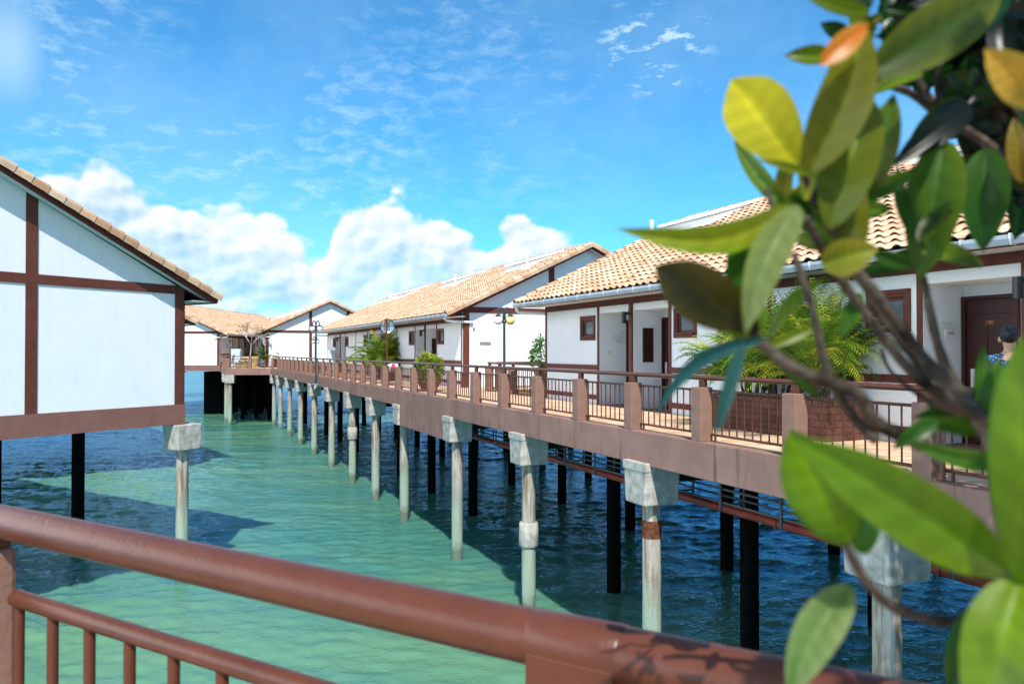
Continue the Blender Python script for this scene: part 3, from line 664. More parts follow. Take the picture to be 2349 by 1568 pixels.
# left foreground house: visible gable is its y=HL end
def place_end(corner, xdir):          # corner = eave corner of the y=HL gable
    rz = math.atan2(xdir[1], xdir[0]); yd = Vector((-math.sin(rz), math.cos(rz))); c = Vector(corner) - yd * HL; return (c.x, c.y), rz
c, rz = place_end((-9.40, 22.0), (-0.522, -0.853))
left = house('large white gable with brown timber cross, filling the left side', (c[0], c[1], 0), rz, front=False, gutters=False, dorm=())
c, rz = place_end((-28.9, 76.0), (-1, 0.0))
left2 = house('far white chalet seen just past the corner of the big left gable', (c[0], c[1], 0.15), rz, front=False, gutters=True, dorm=())
# cross wing behind, its tiled slope facing the camera
cross = house('far cross wing with a low tiled roof closing the end of the walkway', (-18.0, 106.0, 0.15), R(90), front=True, gutters=True, dorm=(1.0, 4.6))
# nearer tip of another roof, just right of the big gable
c, rz = place_end((-17.75, 40.7), (-0.80, -0.60))
left3 = house('chalet almost hidden behind the big left gable, only a roof corner showing', (c[0], c[1], 0), rz, front=False, gutters=False, dorm=())

# electrical box + lamp bits on the middle gable
part('meter_box', 'mb', lambda mb: mb.box(0.75, 1.25, -0.12, -0.001, 1.9, 2.55), M['white'], mid, 0.01)

# --------------------------------- walkway
UE = 70.9
wk = thing('walkway', 'long raised walkway with mauve concrete edge, paved in terracotta, on concrete piles', 'walkway', (0, 0, 0), TH)
b = MB(); b.box(8.105, 10.995, -9, UE - 1, -0.22, 0.0)
b.box(10.997, 24, 22.35, 30.1, -0.224, -0.002) if False else None
b.build('paving', M['deck'], wk)
b = MB(); b.box(10.997, 15.2, 27.3, 30.10, -0.22, 0.0); b.build('side_landing', M['deck'], wk)
b = MB()
b.box(7.85, 8.10, -9, 23.2, -0.57, 0.03); b.box(7.85, 8.10, 23.2, 28.9, -1.30, 0.03); b.box(7.85, 8.10, 28.9, UE, -0.57, 0.03)
b.build('edge_beam', M['fascia'], wk, 0.012)
b = MB(); b.box(11.0, 11.2, 22.35, 27.3, -0.57, 0.02); b.box(11.2, 15.2, 27.10, 27.298, -0.57, 0.02); b.build('side_beam', M['fascia'], wk, 0.01)
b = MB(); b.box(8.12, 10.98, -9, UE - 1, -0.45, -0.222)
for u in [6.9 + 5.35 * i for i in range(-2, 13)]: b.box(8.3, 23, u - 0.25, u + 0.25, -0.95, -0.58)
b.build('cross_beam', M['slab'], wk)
for v in (11.1, 13.2, 15.3, 19.4, 22.9, 26.2): b = MB(); b.box(v, v + 0.35, -9, 62, -1.15 - 0.002 * v, -0.952); b.build('added_ground_beam', M['slab'], wk)  # lengthwise beams added to block light and darken the underside
b = MB(); b.box(11.3, 26.5, -9, 61, -0.952, -0.6); b.build('floor_slab', M['slab'], wk)  # rear part added past the chalets to keep water reflections dark
# far landing
land = [(-21.4, 68.0), (-25.3, 68.0), (-28.7, 75.8), (-28.7, 112), (-8, 112)]
q = W(7.7, 75.1); land += [(q.x, q.y)]; q = W(11, 75.1); land += [(q.x, q.y)]; q = W(11, 69.9); land += [(q.x, q.y)]
lo = thing('landing', 'far landing where the walkway turns left, edged by a short railing', 'landing', (0, 0, 0))
b = MB(); b.slab(land, -0.22, -0.004); b.build('paving', M['deck'], lo, fix=True)
def edge_beam(mb, a, c, z0, z1, t=0.22):
    a = Vector(a); c = Vector(c); d = (c - a).normalized(); n = Vector((-d.y, d.x)) * t
    mb.slab([(a.x, a.y), (c.x, c.y), (c.x + n.x, c.y + n.y), (a.x + n.x, a.y + n.y)], z0, z1)
b = MB(); edge_beam(b, (-25.3, 67.95), (-21.35, 67.95), -0.57, 0.03, 0.2); edge_beam(b, (-28.75, 75.8), (-25.35, 68.0), -0.57, 0.03, 0.2); b.build('edge_beam', M['fascia'], lo, 0.01, fix=True)
b = MB(); b.slab([(x, y) for x, y in land[:3]] + [(-28.5, 110), (-9, 110)] + land[5:], -0.5, -0.23); b.build('slab', M['slab'], lo, fix=True)

# railing along the walkway
SP = 2.08
def r_post(mb): mb.box(-0.147, 0.10, -0.13, 0.13, 0.0, 0.885)
def r_stub(mb): mb.box(-0.035, 0.035, -0.07, 0.07, 0.90, 1.04)
def r_panel(L):
    def fn(mb):
        mb.tube([(0.05, 0, 0.86), (0.05, L, 0.86)], 0.021, 8); mb.tube([(0.05, 0, 0.145), (0.05, L, 0.145)], 0.021, 8)
        n = int(L / 0.165)
        for i in range(n): y = L * (i + 0.5) / n; mb.tube([(0.05, y, 0.15), (0.05, y, 0.855)], 0.0125, 6, cap=False)
        for y in (0.10, L - 0.10): mb.tube([(0.05, y, 0.14), (0.05, y, 0.02)], 0.02, 6)
    return fn
def railing(label, p0, dirv, us, ustart, uend, group='brown railings of the walkways', extra=None, hand=True):
    rz = math.atan2(dirv[1], dirv[0]) - R(90)
    t = thing('railing', label, 'railing', (p0[0], p0[1], 0.0), rz, group)
    b = MB(); b.tube([(0, ustart, 1.07), (0, uend, 1.07)], 0.041, 14); b.build('handrail', M['rail'], t)
    for i, u in enumerate(us):
        part('concrete_post', 'rpost', r_post, M['post'], t, 0.012).location = (0, u, 0.028)
        part('rail_support', 'rstub', r_stub, M['rail'], t, 0.006).location = (0, u, 0.0)
    for a, c in zip(us, us[1:]):
        L = abs(c - a) - 0.30
        part('infill_panel', 'rp%.2f' % L, r_panel(L), M['rail'], t).location = (0, min(a, c) + 0.15, 0)
    return t
q = W(8.0, 0)
us = [8.27 + SP * i for i in range(-6, 31)]; us = [u for u in us if u < UE - 0.4] 
us[-1:] = [UE - 0.16]
railing('long brown railing with concrete posts along the walkway edge', (q.x, q.y), DU, us, -4.5, UE - 0.1)
q = W(10.95, 22.4)
railing('short railing between the two nearest chalets, below the twin globe lamp', (q.x, q.y), DU, [0.2, 2.4, 4.6], 0.05, 4.75)
q = W(11.25, 27.2)
railing('short railing running back beside the sunlit middle gable', (q.x, q.y), DV, [0.2, 2.1, 4.0], 0.1, 4.2)
railing('far railing across the end landing in front of the potted palm', (-25.3, 68.1), (1, 0), [0.15, 2.05], 0.0, 3.9)
railing('far angled railing beside the corner of the distant left chalet', (-28.45, 75.6), (0.40, -0.9165), [0.2, 1.3, 2.4, 3.5, 4.6, 5.7, 6.8, 7.9], 0.0, 8.2)

# --------------------------------- piles
def pile_shaft(mb):
    rng = random.Random(4); n = 14
    mb.tube([(0, 0, -6.3 + (5.05) * i / n) for i in range(n + 1)], [0.172 * rng.uniform(0.97, 1.03) for i in range(n + 1)], 18)
def pile_cap(mb):
    mb.hexa([(-0.36, -0.34, -1.30), (0.36, -0.34, -1.30), (0.36, 0.34, -1.30), (-0.36, 0.34, -1.30), (-0.38, -0.36, -0.575), (0.40, -0.36, -0.575), (0.40, 0.36, -0.575), (-0.38, 0.36, -0.575)])
def cap_lip(mb): mb.box(-0.395, -0.10, -0.37, 0.37, -0.68, -0.52)
def collar(mb): mb.tube([(0, 0, -0.30), (0, 0, -0.27), (0, 0, 0.27), (0, 0, 0.30)], [0.22, 0.245, 0.24, 0.22], 18)
def rust(mb): mb.tube([(0, 0, -0.16), (0, 0, 0.16)], [0.178, 0.180], 18)
M['rust'] = mat('rust_band', (0.15, 0.055, 0.03), 0.85, 0.2, var=0.4, vscale=9, bump=0.8, bscale=30)
GP = 'concrete piles along the walkway edge'
plist = [(1.55, 'pile under the walkway edge, beyond the right edge behind the leaves', ''),
 (6.9, 'shaded pile with a stained square cap, seen between the big leaves', ''),
 (12.05, 'pile with a rust-brown ring, nearest lit pile under the walkway', 'rust'),
 (17.45, 'pale pile with a thick round collar halfway down, near the shadow edge', 'collar'),
 (22.75, 'plain pile with a cracked cap where the deep edge beam begins', ''),
 (28.8, 'pile half hidden by the far end of the deep edge beam', ''),
 (33.4, 'streaked pile just beyond the deep edge beam, second left of the deep beam', ''),
 (38.2, 'pile with a short square collar above the water', 'collar2'),
 (43.7, 'pile just right of the bracket of the walkway lamp', ''),
 (49.6, 'pile just left of the bracket of the walkway lamp', ''),
 (55.4, 'slim pile, third from the far corner of the walkway', ''),
 (60.9, 'slim pile, second from the far corner of the walkway', ''),
 (66.5, 'slim pile next to the far corner pile of the walkway', ''),
 (70.9, 'slim pile under the far corner where the walkway turns', '')]
for u, lab, kind in plist:
    q = W(8.13, u); t = thing('concrete_pile', lab, 'pile', (q.x, q.y, 0), TH, GP)
    part('shaft', 'psh', pile_shaft, M['pile'], t); part('cap', 'pcap', pile_cap, M['concrete'], t, 0.03); part('cap_lip', 'plip', cap_lip, M['concrete'], t, 0.015)
    if kind.startswith('collar'):
        part('collar', 'pcol', collar, M['concrete'], t).location = (0, 0, -3.05 if kind == 'collar' else -2.55)
    if kind == 'rust': part('rust_ring', 'prust', rust, M['rust'], t).location = (0, 0, -1.78)
# landing piles
for (x, y), lab in (((-25.0, 68.1), 'pile under the near corner of the far landing'), ((-26.2, 70.6), 'pile under the angled side of the far landing'), ((-27.3, 73.4), 'pile by the white pipe at the distant left chalet')):
    t = thing('concrete_pile', lab, 'pile', (x, y, 0), 0.2, GP); part('shaft', 'psh', pile_shaft, M['pile'], t); part('cap', 'pcap', pile_cap, M['concrete'], t, 0.03)
# left house corner pile
rzl = math.atan2(-0.853, -0.522)
def LH(x, y):  # left-house local point, y measured inward from the visible gable
    X = Vector((-0.522, -0.853)); Yi = Vector((-0.853, 0.522)); q = Vector((-9.40, 22.0)) + X * x + Yi * y; return q
q = LH(-0.05, 0.12); t = thing('concrete_pile', 'pale pile with a greenish cap under the corner of the big left gable', 'pile', (q.x, q.y, 0), rzl, 'piles under the left chalet')
part('shaft', 'psh', pile_shaft, M['pile'], t); part('cap', 'pcap', pile_cap, M['concrete'], t, 0.03)
def dark_shaft(mb):
    mb.tube([(0, 0, -6.3), (0, 0, -0.58)], 0.19, 14)
def dark_cap(mb): mb.box(-0.42, 0.42, -0.42, 0.42, -0.64, -0.565)
M['dpile'] = mat('shade_dark_pile', (0.006, 0.006, 0.006), 0.95, 0.02, var=0.3, vscale=5)  # near-black colour in place of the deep shade around these piles
first = None
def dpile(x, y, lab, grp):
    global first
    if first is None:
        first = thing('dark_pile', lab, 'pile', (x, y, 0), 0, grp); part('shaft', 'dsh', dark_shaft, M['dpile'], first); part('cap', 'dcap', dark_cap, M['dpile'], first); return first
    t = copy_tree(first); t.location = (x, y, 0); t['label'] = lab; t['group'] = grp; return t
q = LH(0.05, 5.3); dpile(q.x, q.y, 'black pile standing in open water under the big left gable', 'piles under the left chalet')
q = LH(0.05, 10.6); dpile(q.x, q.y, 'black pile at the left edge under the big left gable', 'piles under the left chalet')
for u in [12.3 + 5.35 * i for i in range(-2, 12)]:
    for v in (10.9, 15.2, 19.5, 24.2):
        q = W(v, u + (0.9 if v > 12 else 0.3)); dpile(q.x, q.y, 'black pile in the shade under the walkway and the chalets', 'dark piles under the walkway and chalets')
rng = random.Random(8)
for i in range(14):
    yy = 74 + (i % 4) * 4.5 + rng.uniform(0, 2.5); dpile(yy * (-0.368 + 0.0043 * i), yy, 'black pile in the shade under the far landing', 'dark piles under the far landing')
for x in (-30.0, -34.5): dpile(x, 80, 'black pile in the shade under the distant left chalet', 'dark piles under the far landing')
b = MB(); b.box(-0.9, 0.9, -1.0, 1.0, -6.2, -0.58); o = b.build('pile_cluster_wall', M['dpile']); q = (-31.2, 81.0)
o.location = (q[0], q[1], 0); tag(o, 'broad black pier wall under the distant left chalet', 'pier')

# --------------------------------- service pipe and cable tray under the walkway
b = MB(); pts = [(9.3, u, -1.38) for u in range(0, 29)]; b.tube(pts, 0.085, 12)
o = b.build('drain_pipe', M['redpipe']); o.rotation_euler = (0, 0, TH); tag(o, 'long red drain pipe hung under the walkway', 'pipe')
for u in range(1, 28, 3): part('pipe_joint', 'pj', lambda mb: mb.tube([(9.3, 0, -1.38), (9.3, 0.05, -1.38)], 0.1, 12), M['redpipe'], o).location = (0, u, 0)
tr = thing('cable_tray', 'grey steel cable tray frame hung above the red pipe', 'cable tray', (0, 0, 0), TH)
b = MB()
for v in (9.0, 9.45):
    for z in (-1.22, -0.98): b.box(v, v + 0.035, 0, 30, z, z + 0.035)
b.build('side_rail', M['greypaint'], tr)
def hanger(mb):
    mb.box(8.96, 8.99, 0, 0.04, -1.36, -0.46); mb.box(9.49, 9.52, 0, 0.04, -1.36, -0.46); mb.box(8.99, 9.49, 0.0, 0.038, -1.27, -1.235)
for i in range(20): part('hanger', 'hg', hanger, M['greypaint'], tr).location = (0, 0.6 + i * 1.5, 0)

# --------------------------------- street lamps
def lamp(label, loc, rz, h, c1='globe_y', bracket=False):
    t = thing('street_lamp', label, 'lamp', loc, rz, 'twin globe lamps')
    b = MB(); b.tube([(0, 0, 0), (0, 0, 0.25), (0, 0, 0.3), (0, 0, h - 0.55)], [0.075, 0.075, 0.055, 0.048], 12); b.build('pole', M['lampmetal'], t)
    for s in (-1, 1):
        pts = []
        for i in range(9):
            a = math.pi * i / 8.0; pts.append((s * (0.17 - 0.17 * math.cos(a)) if False else s * 0.0 + s * 0.17 * (1 - math.cos(a)) * 0.5 * 1.0, 0, h - 0.30 + 0.30 * math.sin(a)))
        pts = [(0, 0, h - 0.6)] + pts[:5] if False else [(s * x, 0, z) for x, z in ((0.05, h - 0.62), (0.03, h - 0.42), (0.02, h - 0.22), (0.05, h - 0.08), (0.10, h - 0.02), (0.16, h - 0.05), (0.20, h - 0.16), (0.22, h - 0.30))]
        m = 'arm'
        b = MB(); b.tube([(p_[0], 0, p_[2]) for p_ in pts], 0.034, 8); b.build('arm', M['lampmetal'], t)
        cx = s * 0.235
        b = MB()
        for k in (-1, 1):
            arc = []
            for i in range(7):
                a = R(90 - k * 18 - k * i * 17); arc.append((cx + 0.20 * math.cos(a), 0, h - 0.50 + 0.21 * math.sin(a)))
            for a_, c_ in zip(arc, arc[1:]):
                b.hexa([(a_[0], -0.06, a_[2] - 0.01), (c_[0], -0.06, c_[2] - 0.01), (c_[0], 0.06, c_[2] - 0.01), (a_[0], 0.06, a_[2] - 0.01), (a_[0], -0.06, a_[2] + 0.014), (c_[0], -0.06, c_[2] + 0.014), (c_[0], 0.06, c_[2] + 0.014), (a_[0], 0.06, a_[2] + 0.014)])
        b.lathe([(0.001, 0.05), (0.06, 0.04), (0.09, -0.02), (0.09, -0.05)], cx, 0, h - 0.32, 14)
        b.build('lamp_hood', M['lampmetal'], t, fix=False)
        b = MB(); b.sphere(cx, 0, h - 0.52, 0.165, 24); b.build('globe', M['globe_w'] if s < 0 else M[c1], t)
    return t
q = W(11.55, 27.0); lamp('twin globe lamp, one globe white and one yellow, before the middle gable', (q.x, q.y, 0), R(4), 3.2)
q = W(7.72, 46.6); L1 = lamp('tall dark lamp with white globes bolted outside the walkway edge', (q.x, q.y, -0.42), R(35), 3.78, 'globe_w')
b = MB(); b.prism([(-0.10, -0.35), (0.14, -0.02), (-0.12, -0.02)], -0.12, 0.12); b.box(-0.16, 0.16, -0.16, 0.16, -0.02, 0.01); o = b.build('bracket', M['gutter'], L1, fix=True); o.rotation_euler = (0, 0, TH - R(35))
b = MB(); b.tube([(0.0, 0.15, -0.05), (-0.05, 0.2, -0.5), (0.02, 0.1, -1.1), (0.2, -0.05, -1.3)], 0.02, 6); b.build('cable', M['bark'], L1)
q = W(10.4, 71.5); lamp('smaller looking globe lamp behind the bolted lamp, beside the far gable', (-17.95, 70.0, 0), R(50), 2.9, 'globe_w')

# --------------------------------- traffic mirrors
def tmirror(label, loc, rz, r=0.34, hz=2.72, cam_back=True):
    t = thing('traffic_mirror', label, 'mirror', loc, rz, 'round traffic mirrors')
    b = MB(); b.tube([(0, 0, 0), (0, 0, hz + 0.36)], 0.038, 12); b.build('pole', M['timber'], t)
    b = MB()
    prof = [(0.001, 0.09), (r * 0.35, 0.08), (r * 0.7, 0.045), (r, 0.0)]
    b.lathe(prof, 0, 0, 0, 32); o = b.build('mirror_disc', M['mirror'], t, fix=True); o.location = (0.03, 0.10, hz); o.rotation_euler = (R(-90), 0, 0)
    b = MB(); b.tube([(r * math.cos(a * math.pi / 16), r * math.sin(a * math.pi / 16), 0) for a in range(33)], 0.017, 8, cap=False); o = b.build('rim', M['black'], t); o.location = (0.03, 0.09, hz); o.rotation_euler = (R(-90), 0, 0)
    b = MB(); b.tube([(-r, 0.045, 0), (r, 0.045, 0)], 0.013, 6); b.tube([(0.06, 0.05, -r), (0.06, 0.05, r)], 0.013, 6); o = b.build('brace', M['black'], t); o.location = (0.03, 0, hz)
    return t
q = W(9.35, 36.2); tmirror('round traffic mirror on a brown pole, seen from behind', (q.x, q.y, 0), R(12))
tmirror('small round traffic mirror tilted sideways on the far landing', (-26.3, 71.6, 0), R(70), 0.33, 2.15)

# --------------------------------- palms and planters
def frond(mb, base, az_, el0, L, droop, rng, cols, lw=0.022, n=26, ll=0.34):
    p = Vector(base); d = Vector((math.cos(az_) * math.cos(el0), math.sin(az_) * math.cos(el0), math.sin(el0)))
    spine = []; step = L / n
    for i in range(n + 1):
        spine.append((p.copy(), d.copy())); p += d * step
        d.z -= droop * (0.4 + 1.4 * i / n) / n; d.normalize()
    c0 = rng.choice(cols)
    mb.tube([s[0] for s in spine[::3]], [0.012 - 0.009 * i / (n / 3) for i in range(len(spine[::3]))], 4, tuple(x * 1.1 for x in c0), cap=False)
    for i in range(5, n + 1):
        pt, dd = spine[i]; t = i / n
        side = dd.cross(Vector((0, 0, 1))); side = side.normalized() if side.length > 1e-3 else Vector((1, 0, 0))
        upv = side.cross(dd).normalized()
        l = ll * math.sin(math.pi * (0.16 + 0.80 * t)) ** 0.7 * rng.uniform(0.85, 1.1)
        for s in (-1, 1):
            dirl = (side * s * 0.78 + dd * 0.62 + upv * rng.uniform(0.10, 0.32)).normalized()
            c = tuple(x * rng.uniform(0.8, 1.15) for x in c0)
            a = pt; m_ = pt + dirl * l * 0.5; e = pt + dirl * l + Vector((0, 0, -0.35 * l))
            m_ = m_ + Vector((0, 0, -0.04 * l)); wv = dd * lw * 0.5 + upv * lw * 0.2
            mb.add([a - wv * 0.5, a + wv * 0.5, m_ + wv, m_ - wv, e], [(0, 1, 2, 3), (3, 2, 4)], c, True)
PC = [(0.20, 0.32, 0.02), (0.30, 0.38, 0.03), (0.13, 0.26, 0.02), (0.36, 0.40, 0.04), (0.07, 0.17, 0.015)]
def palm(label, loc, H, W_, nf, seed, ll=0.34, stems=5, group='areca palms', dark=1.0, lw=0.026, cols=PC):
    rng = random.Random(seed); t = thing('areca_palm', label, 'palm', loc, rng.uniform(0, 6), group)
    b = MB(); s_ = MB()
    for k in range(stems):
        a = rng.uniform(0, 6.28); r = W_ * 0.16 * rng.random() ** 0.5; bx, by = r * math.cos(a), r * math.sin(a); h0 = H * rng.uniform(0.12, 0.45)
        s_.tube([(bx, by, 0), (bx * 1.2, by * 1.2, h0 * 0.5), (bx * 1.6, by * 1.6, h0)], [0.035, 0.028, 0.02], 8)
        for j in range(nf // stems):
            az_ = rng.uniform(0, 6.28) if rng.random() < .4 else a + rng.uniform(-1.3, 1.3); e0 = rng.uniform(R(30), R(84))
            frond(b, (bx * 1.6, by * 1.6, h0 * rng.uniform(0.8, 1)), az_, e0, (W_ * 0.42 + (H - h0) * 0.5) * rng.uniform(0.75, 1.05), rng.uniform(1.0, 2.1), rng, cols, lw=lw, ll=ll)
    s_.build('stem', M['palm'] if False else M['bark'], t); b.build('fronds', M['palm'], t)
    return t
q = W(10.45, 11.0); 
pl = thing('brick_planter', 'long red brick planter below the big palm', 'planter', (0, 0, 0), TH)
b = MB(); b.box(9.88, 10.96, 9.55, 9.67, 0, 0.66); b.box(9.88, 10.96, 12.60, 12.72, 0, 0.66); b.box(9.88, 10.0, 9.67, 12.60, 0, 0.66); b.box(10.84, 10.96, 9.67, 12.60, 0, 0.66); b.build('brick_wall', M['brick'], pl, 0.012)
b = MB(); b.box(10.0, 10.84, 9.67, 12.60, 0.02, 0.58); b.build('soil', M['soil'], pl)
for i, (u_, hh, ww, sd_, lab) in enumerate(((10.15, 1.95, 2.6, 2, 'bright green palm at the right end of the brick planter'), (11.2, 2.25, 2.8, 3, 'tallest green palm in the middle of the brick planter'), (11.95, 1.8, 2.1, 14, 'feathery yellow green palm at the left end of the brick planter'))):
    q = W(10.35, u_); palm(lab, (q.x, q.y, 0.57), hh, ww * 0.85, 120, sd_, ll=0.30, stems=12, lw=0.024)
q = W(10.3, 41.2); palm('bushy palm in front of the middle chalet behind the traffic mirror', (q.x, q.y, 0.0), 3.3, 1.7, 96, 5, ll=0.42, stems=8, lw=0.040)
palm('dense potted palm on the far landing', (-22.9, 73.0, 0.0), 2.9, 1.7, 60, 6, ll=0.5, stems=6, lw=0.06, cols=[(0.10, 0.2, 0.01), (0.18, 0.30, 0.02), (0.04, 0.11, 0.01)])

# leafy shrubs
def bush(name, label, cat, loc, rx, rz_, z0, n, seed, cols, leaf=0.10, stem=0.3, group=None):
    rng = random.Random(seed); t = thing(name, label, cat, loc, 0, group); b = MB()
    for i in range(n):
        a = rng.uniform(0, 6.28); e = math.asin(rng.uniform(-0.9, 1)); r = rng.uniform(0.35, 1) ** 0.5 * rng.uniform(0.86, 1.1)
        c = Vector((rx * r * math.cos(e) * math.cos(a), rx * r * math.cos(e) * math.sin(a), z0 + rz_ * r * math.sin(e)))
        out_ = Vector((math.cos(e) * math.cos(a), math.cos(e) * math.sin(a), math.sin(e) + 0.35)).normalized(); cc_ = rng.choice(cols)
        for k in range(5):
            d = (out_ + Vector((rng.uniform(-.8, .8), rng.uniform(-.8, .8), rng.uniform(-.5, .5)))).normalized(); s = d.cross(Vector((rng.uniform(-1, 1), rng.uniform(-1, 1), 0.3))).normalized() * leaf * 0.19
            l = leaf * rng.uniform(0.8, 1.4); m_ = c + d * l * 0.5; cl = tuple(x * rng.uniform(0.75, 1.2) for x in cc_)
            b.add([c, m_ + s, c + d * l + Vector((0, 0, -0.02)), m_ - s], [(0, 1, 2, 3)], cl, True)
    s_ = MB()
    for k in range(6): a = k * 1.05; s_.tube([(0.03 * math.cos(a), 0.03 * math.sin(a), 0.0), (0.4 * rx * math.cos(a), 0.4 * rx * math.sin(a), z0)], [0.018, 0.008], 6)
    s_.build('stem', M['bark'], t); b.build('foliage', M['palm'], t)
    return t
YG = [(0.32, 0.42, 0.03), (0.45, 0.48, 0.05), (0.16, 0.30, 0.03), (0.10, 0.22, 0.02), (0.40, 0.30, 0.04)]
q = W(8.75, 27.6)
pt = thing('round_planter', 'dark pink bowl planter on the walkway under the yellow green bush', 'planter', (q.x, q.y, 0), 0); b = MB(); b.lathe([(0.001, 0), (0.24, 0), (0.32, 0.14), (0.44, 0.36), (0.47, 0.42), (0.43, 0.42), (0.40, 0.36), (0.001, 0.36)], seg=28); b.build('bowl', M['pinkpot'], pt)
bush('croton_bush', 'yellow green variegated bush in the dark pink bowl planter', 'bush', (q.x, q.y, 0.34), 0.52, 0.60, 0.50, 420, 3, YG, leaf=0.14)
q = W(11.7, 24.0)
bush('green_shrub', 'small dark green shrub peeking past the corner of the nearest chalet', 'bush', (q.x + 0.15, q.y + 2.6, 0.2), 0.5, 0.8, 1.1, 320, 9, [(0.07, 0.2, 0.02), (0.12, 0.28, 0.03)], leaf=0.13)
def pot(label, loc, s=1.0, m='beigepot'):
    t = thing('plant_pot', label, 'pot', loc, 0, 'pots on the far landing'); b = MB(); b.lathe([(0.001, 0), (0.36 * s, 0), (0.44 * s, 0.15 * s), (0.52 * s, 0.62 * s), (0.60 * s, 0.66 * s), (0.60 * s, 0.78 * s), (0.50 * s, 0.78 * s), (0.48 * s, 0.66 * s), (0.001, 0.66 * s)], seg=28); b.build('bowl', M[m], t)
    b = MB(); b.lathe([(0.001, 0), (0.5 * s, 0)], cz=0.68 * s, seg=20); b.build('soil', M['soil'], t); return t
pot('front beige pot near the far railing', (-24.0, 68.9, 0), 0.95); pot('taller beige pot holding the bare plumeria tree', (-24.3, 71.2, 0), 1.35)
pot('grey bowl planter near the left end of the far railing', (-24.9, 70.0, 0), 0.7, 'concrete')
# plumeria: bare forking branches, a few leaf tufts
t = thing('plumeria_tree', 'sparse pale branched plumeria tree standing in the tall beige pot', 'tree', (-24.3, 71.2, 0.9)); rng = random.Random(12); b = MB(); lf = MB()
def fork(p, d, L, r, lev):
    e = p + d * L; b.tube([p, p + d * L * 0.5 + Vector((0, 0, 0.02)), e], [r, r * 0.85, r * 0.75], 6)
    if lev == 0:
        for k in range(9):
            a = rng.uniform(0, 6.28); dd = Vector((math.cos(a), math.sin(a), rng.uniform(-0.2, 0.7))).normalized(); s = dd.cross(Vector((0, 0, 1))).normalized() * 0.035; l = rng.uniform(0.16, 0.28)
            lf.add([e, e + dd * l * .5 + s, e + dd * l, e + dd * l * .5 - s], [(0, 1, 2, 3)], rng.choice([(0.20, 0.28, 0.04), (0.32, 0.30, 0.06), (0.10, 0.2, 0.03)]), True)
        return
    for k in range(3 if lev > 1 else 2):
        a = rng.uniform(0, 6.28); nd = (d * 0.9 + Vector((math.cos(a), math.sin(a), 0.15)) * 0.75).normalized(); fork(e, nd, L * rng.uniform(0.6, 0.85), r * 0.7, lev - 1)
fork(Vector((0, 0, 0)), Vector((0.1, 0, 1)).normalized(), 1.15, 0.06, 4)
b.build('trunk', M['paleb'], t); lf.build('foliage', M['palm'], t)
# cabinets
def cabinet(label, loc, rz, w_=0.55, d=0.35, h=1.25):
    t = thing('cabinet', label, 'cabinet', loc, rz, 'pale blue cabinets'); b = MB(); b.box(-w_ / 2, w_ / 2, -d / 2, d / 2, 0.08, h); b.build('body', M['cabinet'], t, 0.015)
    b = MB(); b.box(-w_ / 2 + 0.04, w_ / 2 - 0.04, -d / 2 - 0.012, -d / 2 - 0.001, 0.14, h - 0.06); b.build('door', M['cabinet'], t, 0.005); b = MB(); b.box(-w_ / 2 + 0.03, w_ / 2 - 0.03, -d / 2 + 0.03, d / 2 - 0.03, 0, 0.078); b.build('plinth', M['darkconc'], t); return t
q = W(10.55, 57.0); cabinet('pale blue cabinet on the walkway behind the bolted lamp', (q.x, q.y, 0), TH, 0.6, 0.4, 1.6)
cabinet('pale blue cabinet on the far landing below the small mirror', (-26.2, 73.0, 0), 0, 0.9, 0.4, 1.75)
# small striped canopy cart
q = W(9.35, 35.0); t = thing('striped_cart', 'low cart with a red, white and blue canopy by the mirror pole', 'cart', (q.x, q.y, 0), TH); b = MB()
b.box(-0.3, 0.3, -0.4, 0.4, 0.14, 0.55); b.build('body', M['darkred'], t, 0.02)
b = MB(); cs = [(0.55, 0.03, 0.03), (0.75, 0.75, 0.75), (0.10, 0.25, 0.55), (0.75, 0.75, 0.75)]
for k in range(12):
    a0, a1 = k * math.pi / 6, (k + 1) * math.pi / 6
    for (r0, z0), (r1, z1) in zip(((0.46, 0.70), (0.40, 0.82), (0.25, 0.92)), ((0.40, 0.82), (0.25, 0.92), (0.01, 0.97))):
        b.add([(r0 * math.cos(a0), r0 * math.sin(a0), z0), (r0 * math.cos(a1), r0 * math.sin(a1), z0), (r1 * math.cos(a1), r1 * math.sin(a1), z1), (r1 * math.cos(a0), r1 * math.sin(a0), z1)], [(0, 1, 2, 3)], cs[k % 4], True)
b.build('canopy', M['paint'], t)
b = MB()
for x, y in ((-0.25, -0.33), (0.25, -0.33), (-0.25, 0.33), (0.25, 0.33)): b.tube([(x, y, 0.5), (x, y, 0.78)], 0.012, 6)
b.build('frame', M['steel'], t)
for x, y in ((-0.32, -0.25), (0.32, -0.25), (-0.32, 0.25), (0.32, 0.25)):
    b = MB(); b.tube([(x - 0.02, y, 0.11), (x + 0.02, y, 0.11)], 0.11, 16); b.build('wheel', M['black'], t)
# dish on the far roof
t = thing('satellite_dish', 'grey satellite dish on the ridge of the far cross wing', 'satellite dish', (-43.2, 109.0, 6.3)); b = MB(); b.tube([(0, 0, 0), (0, 0, 0.75)], 0.035, 8); b.build('mast', M['greypaint'], t)
b = MB(); b.lathe([(0.001, 0), (0.25, 0.03), (0.45, 0.11), (0.60, 0.22)], seg=24); o = b.build('dish', M['greypaint'], t); o.location = (0, -0.05, 0.85); o.rotation_euler = (R(35), 0, 0)

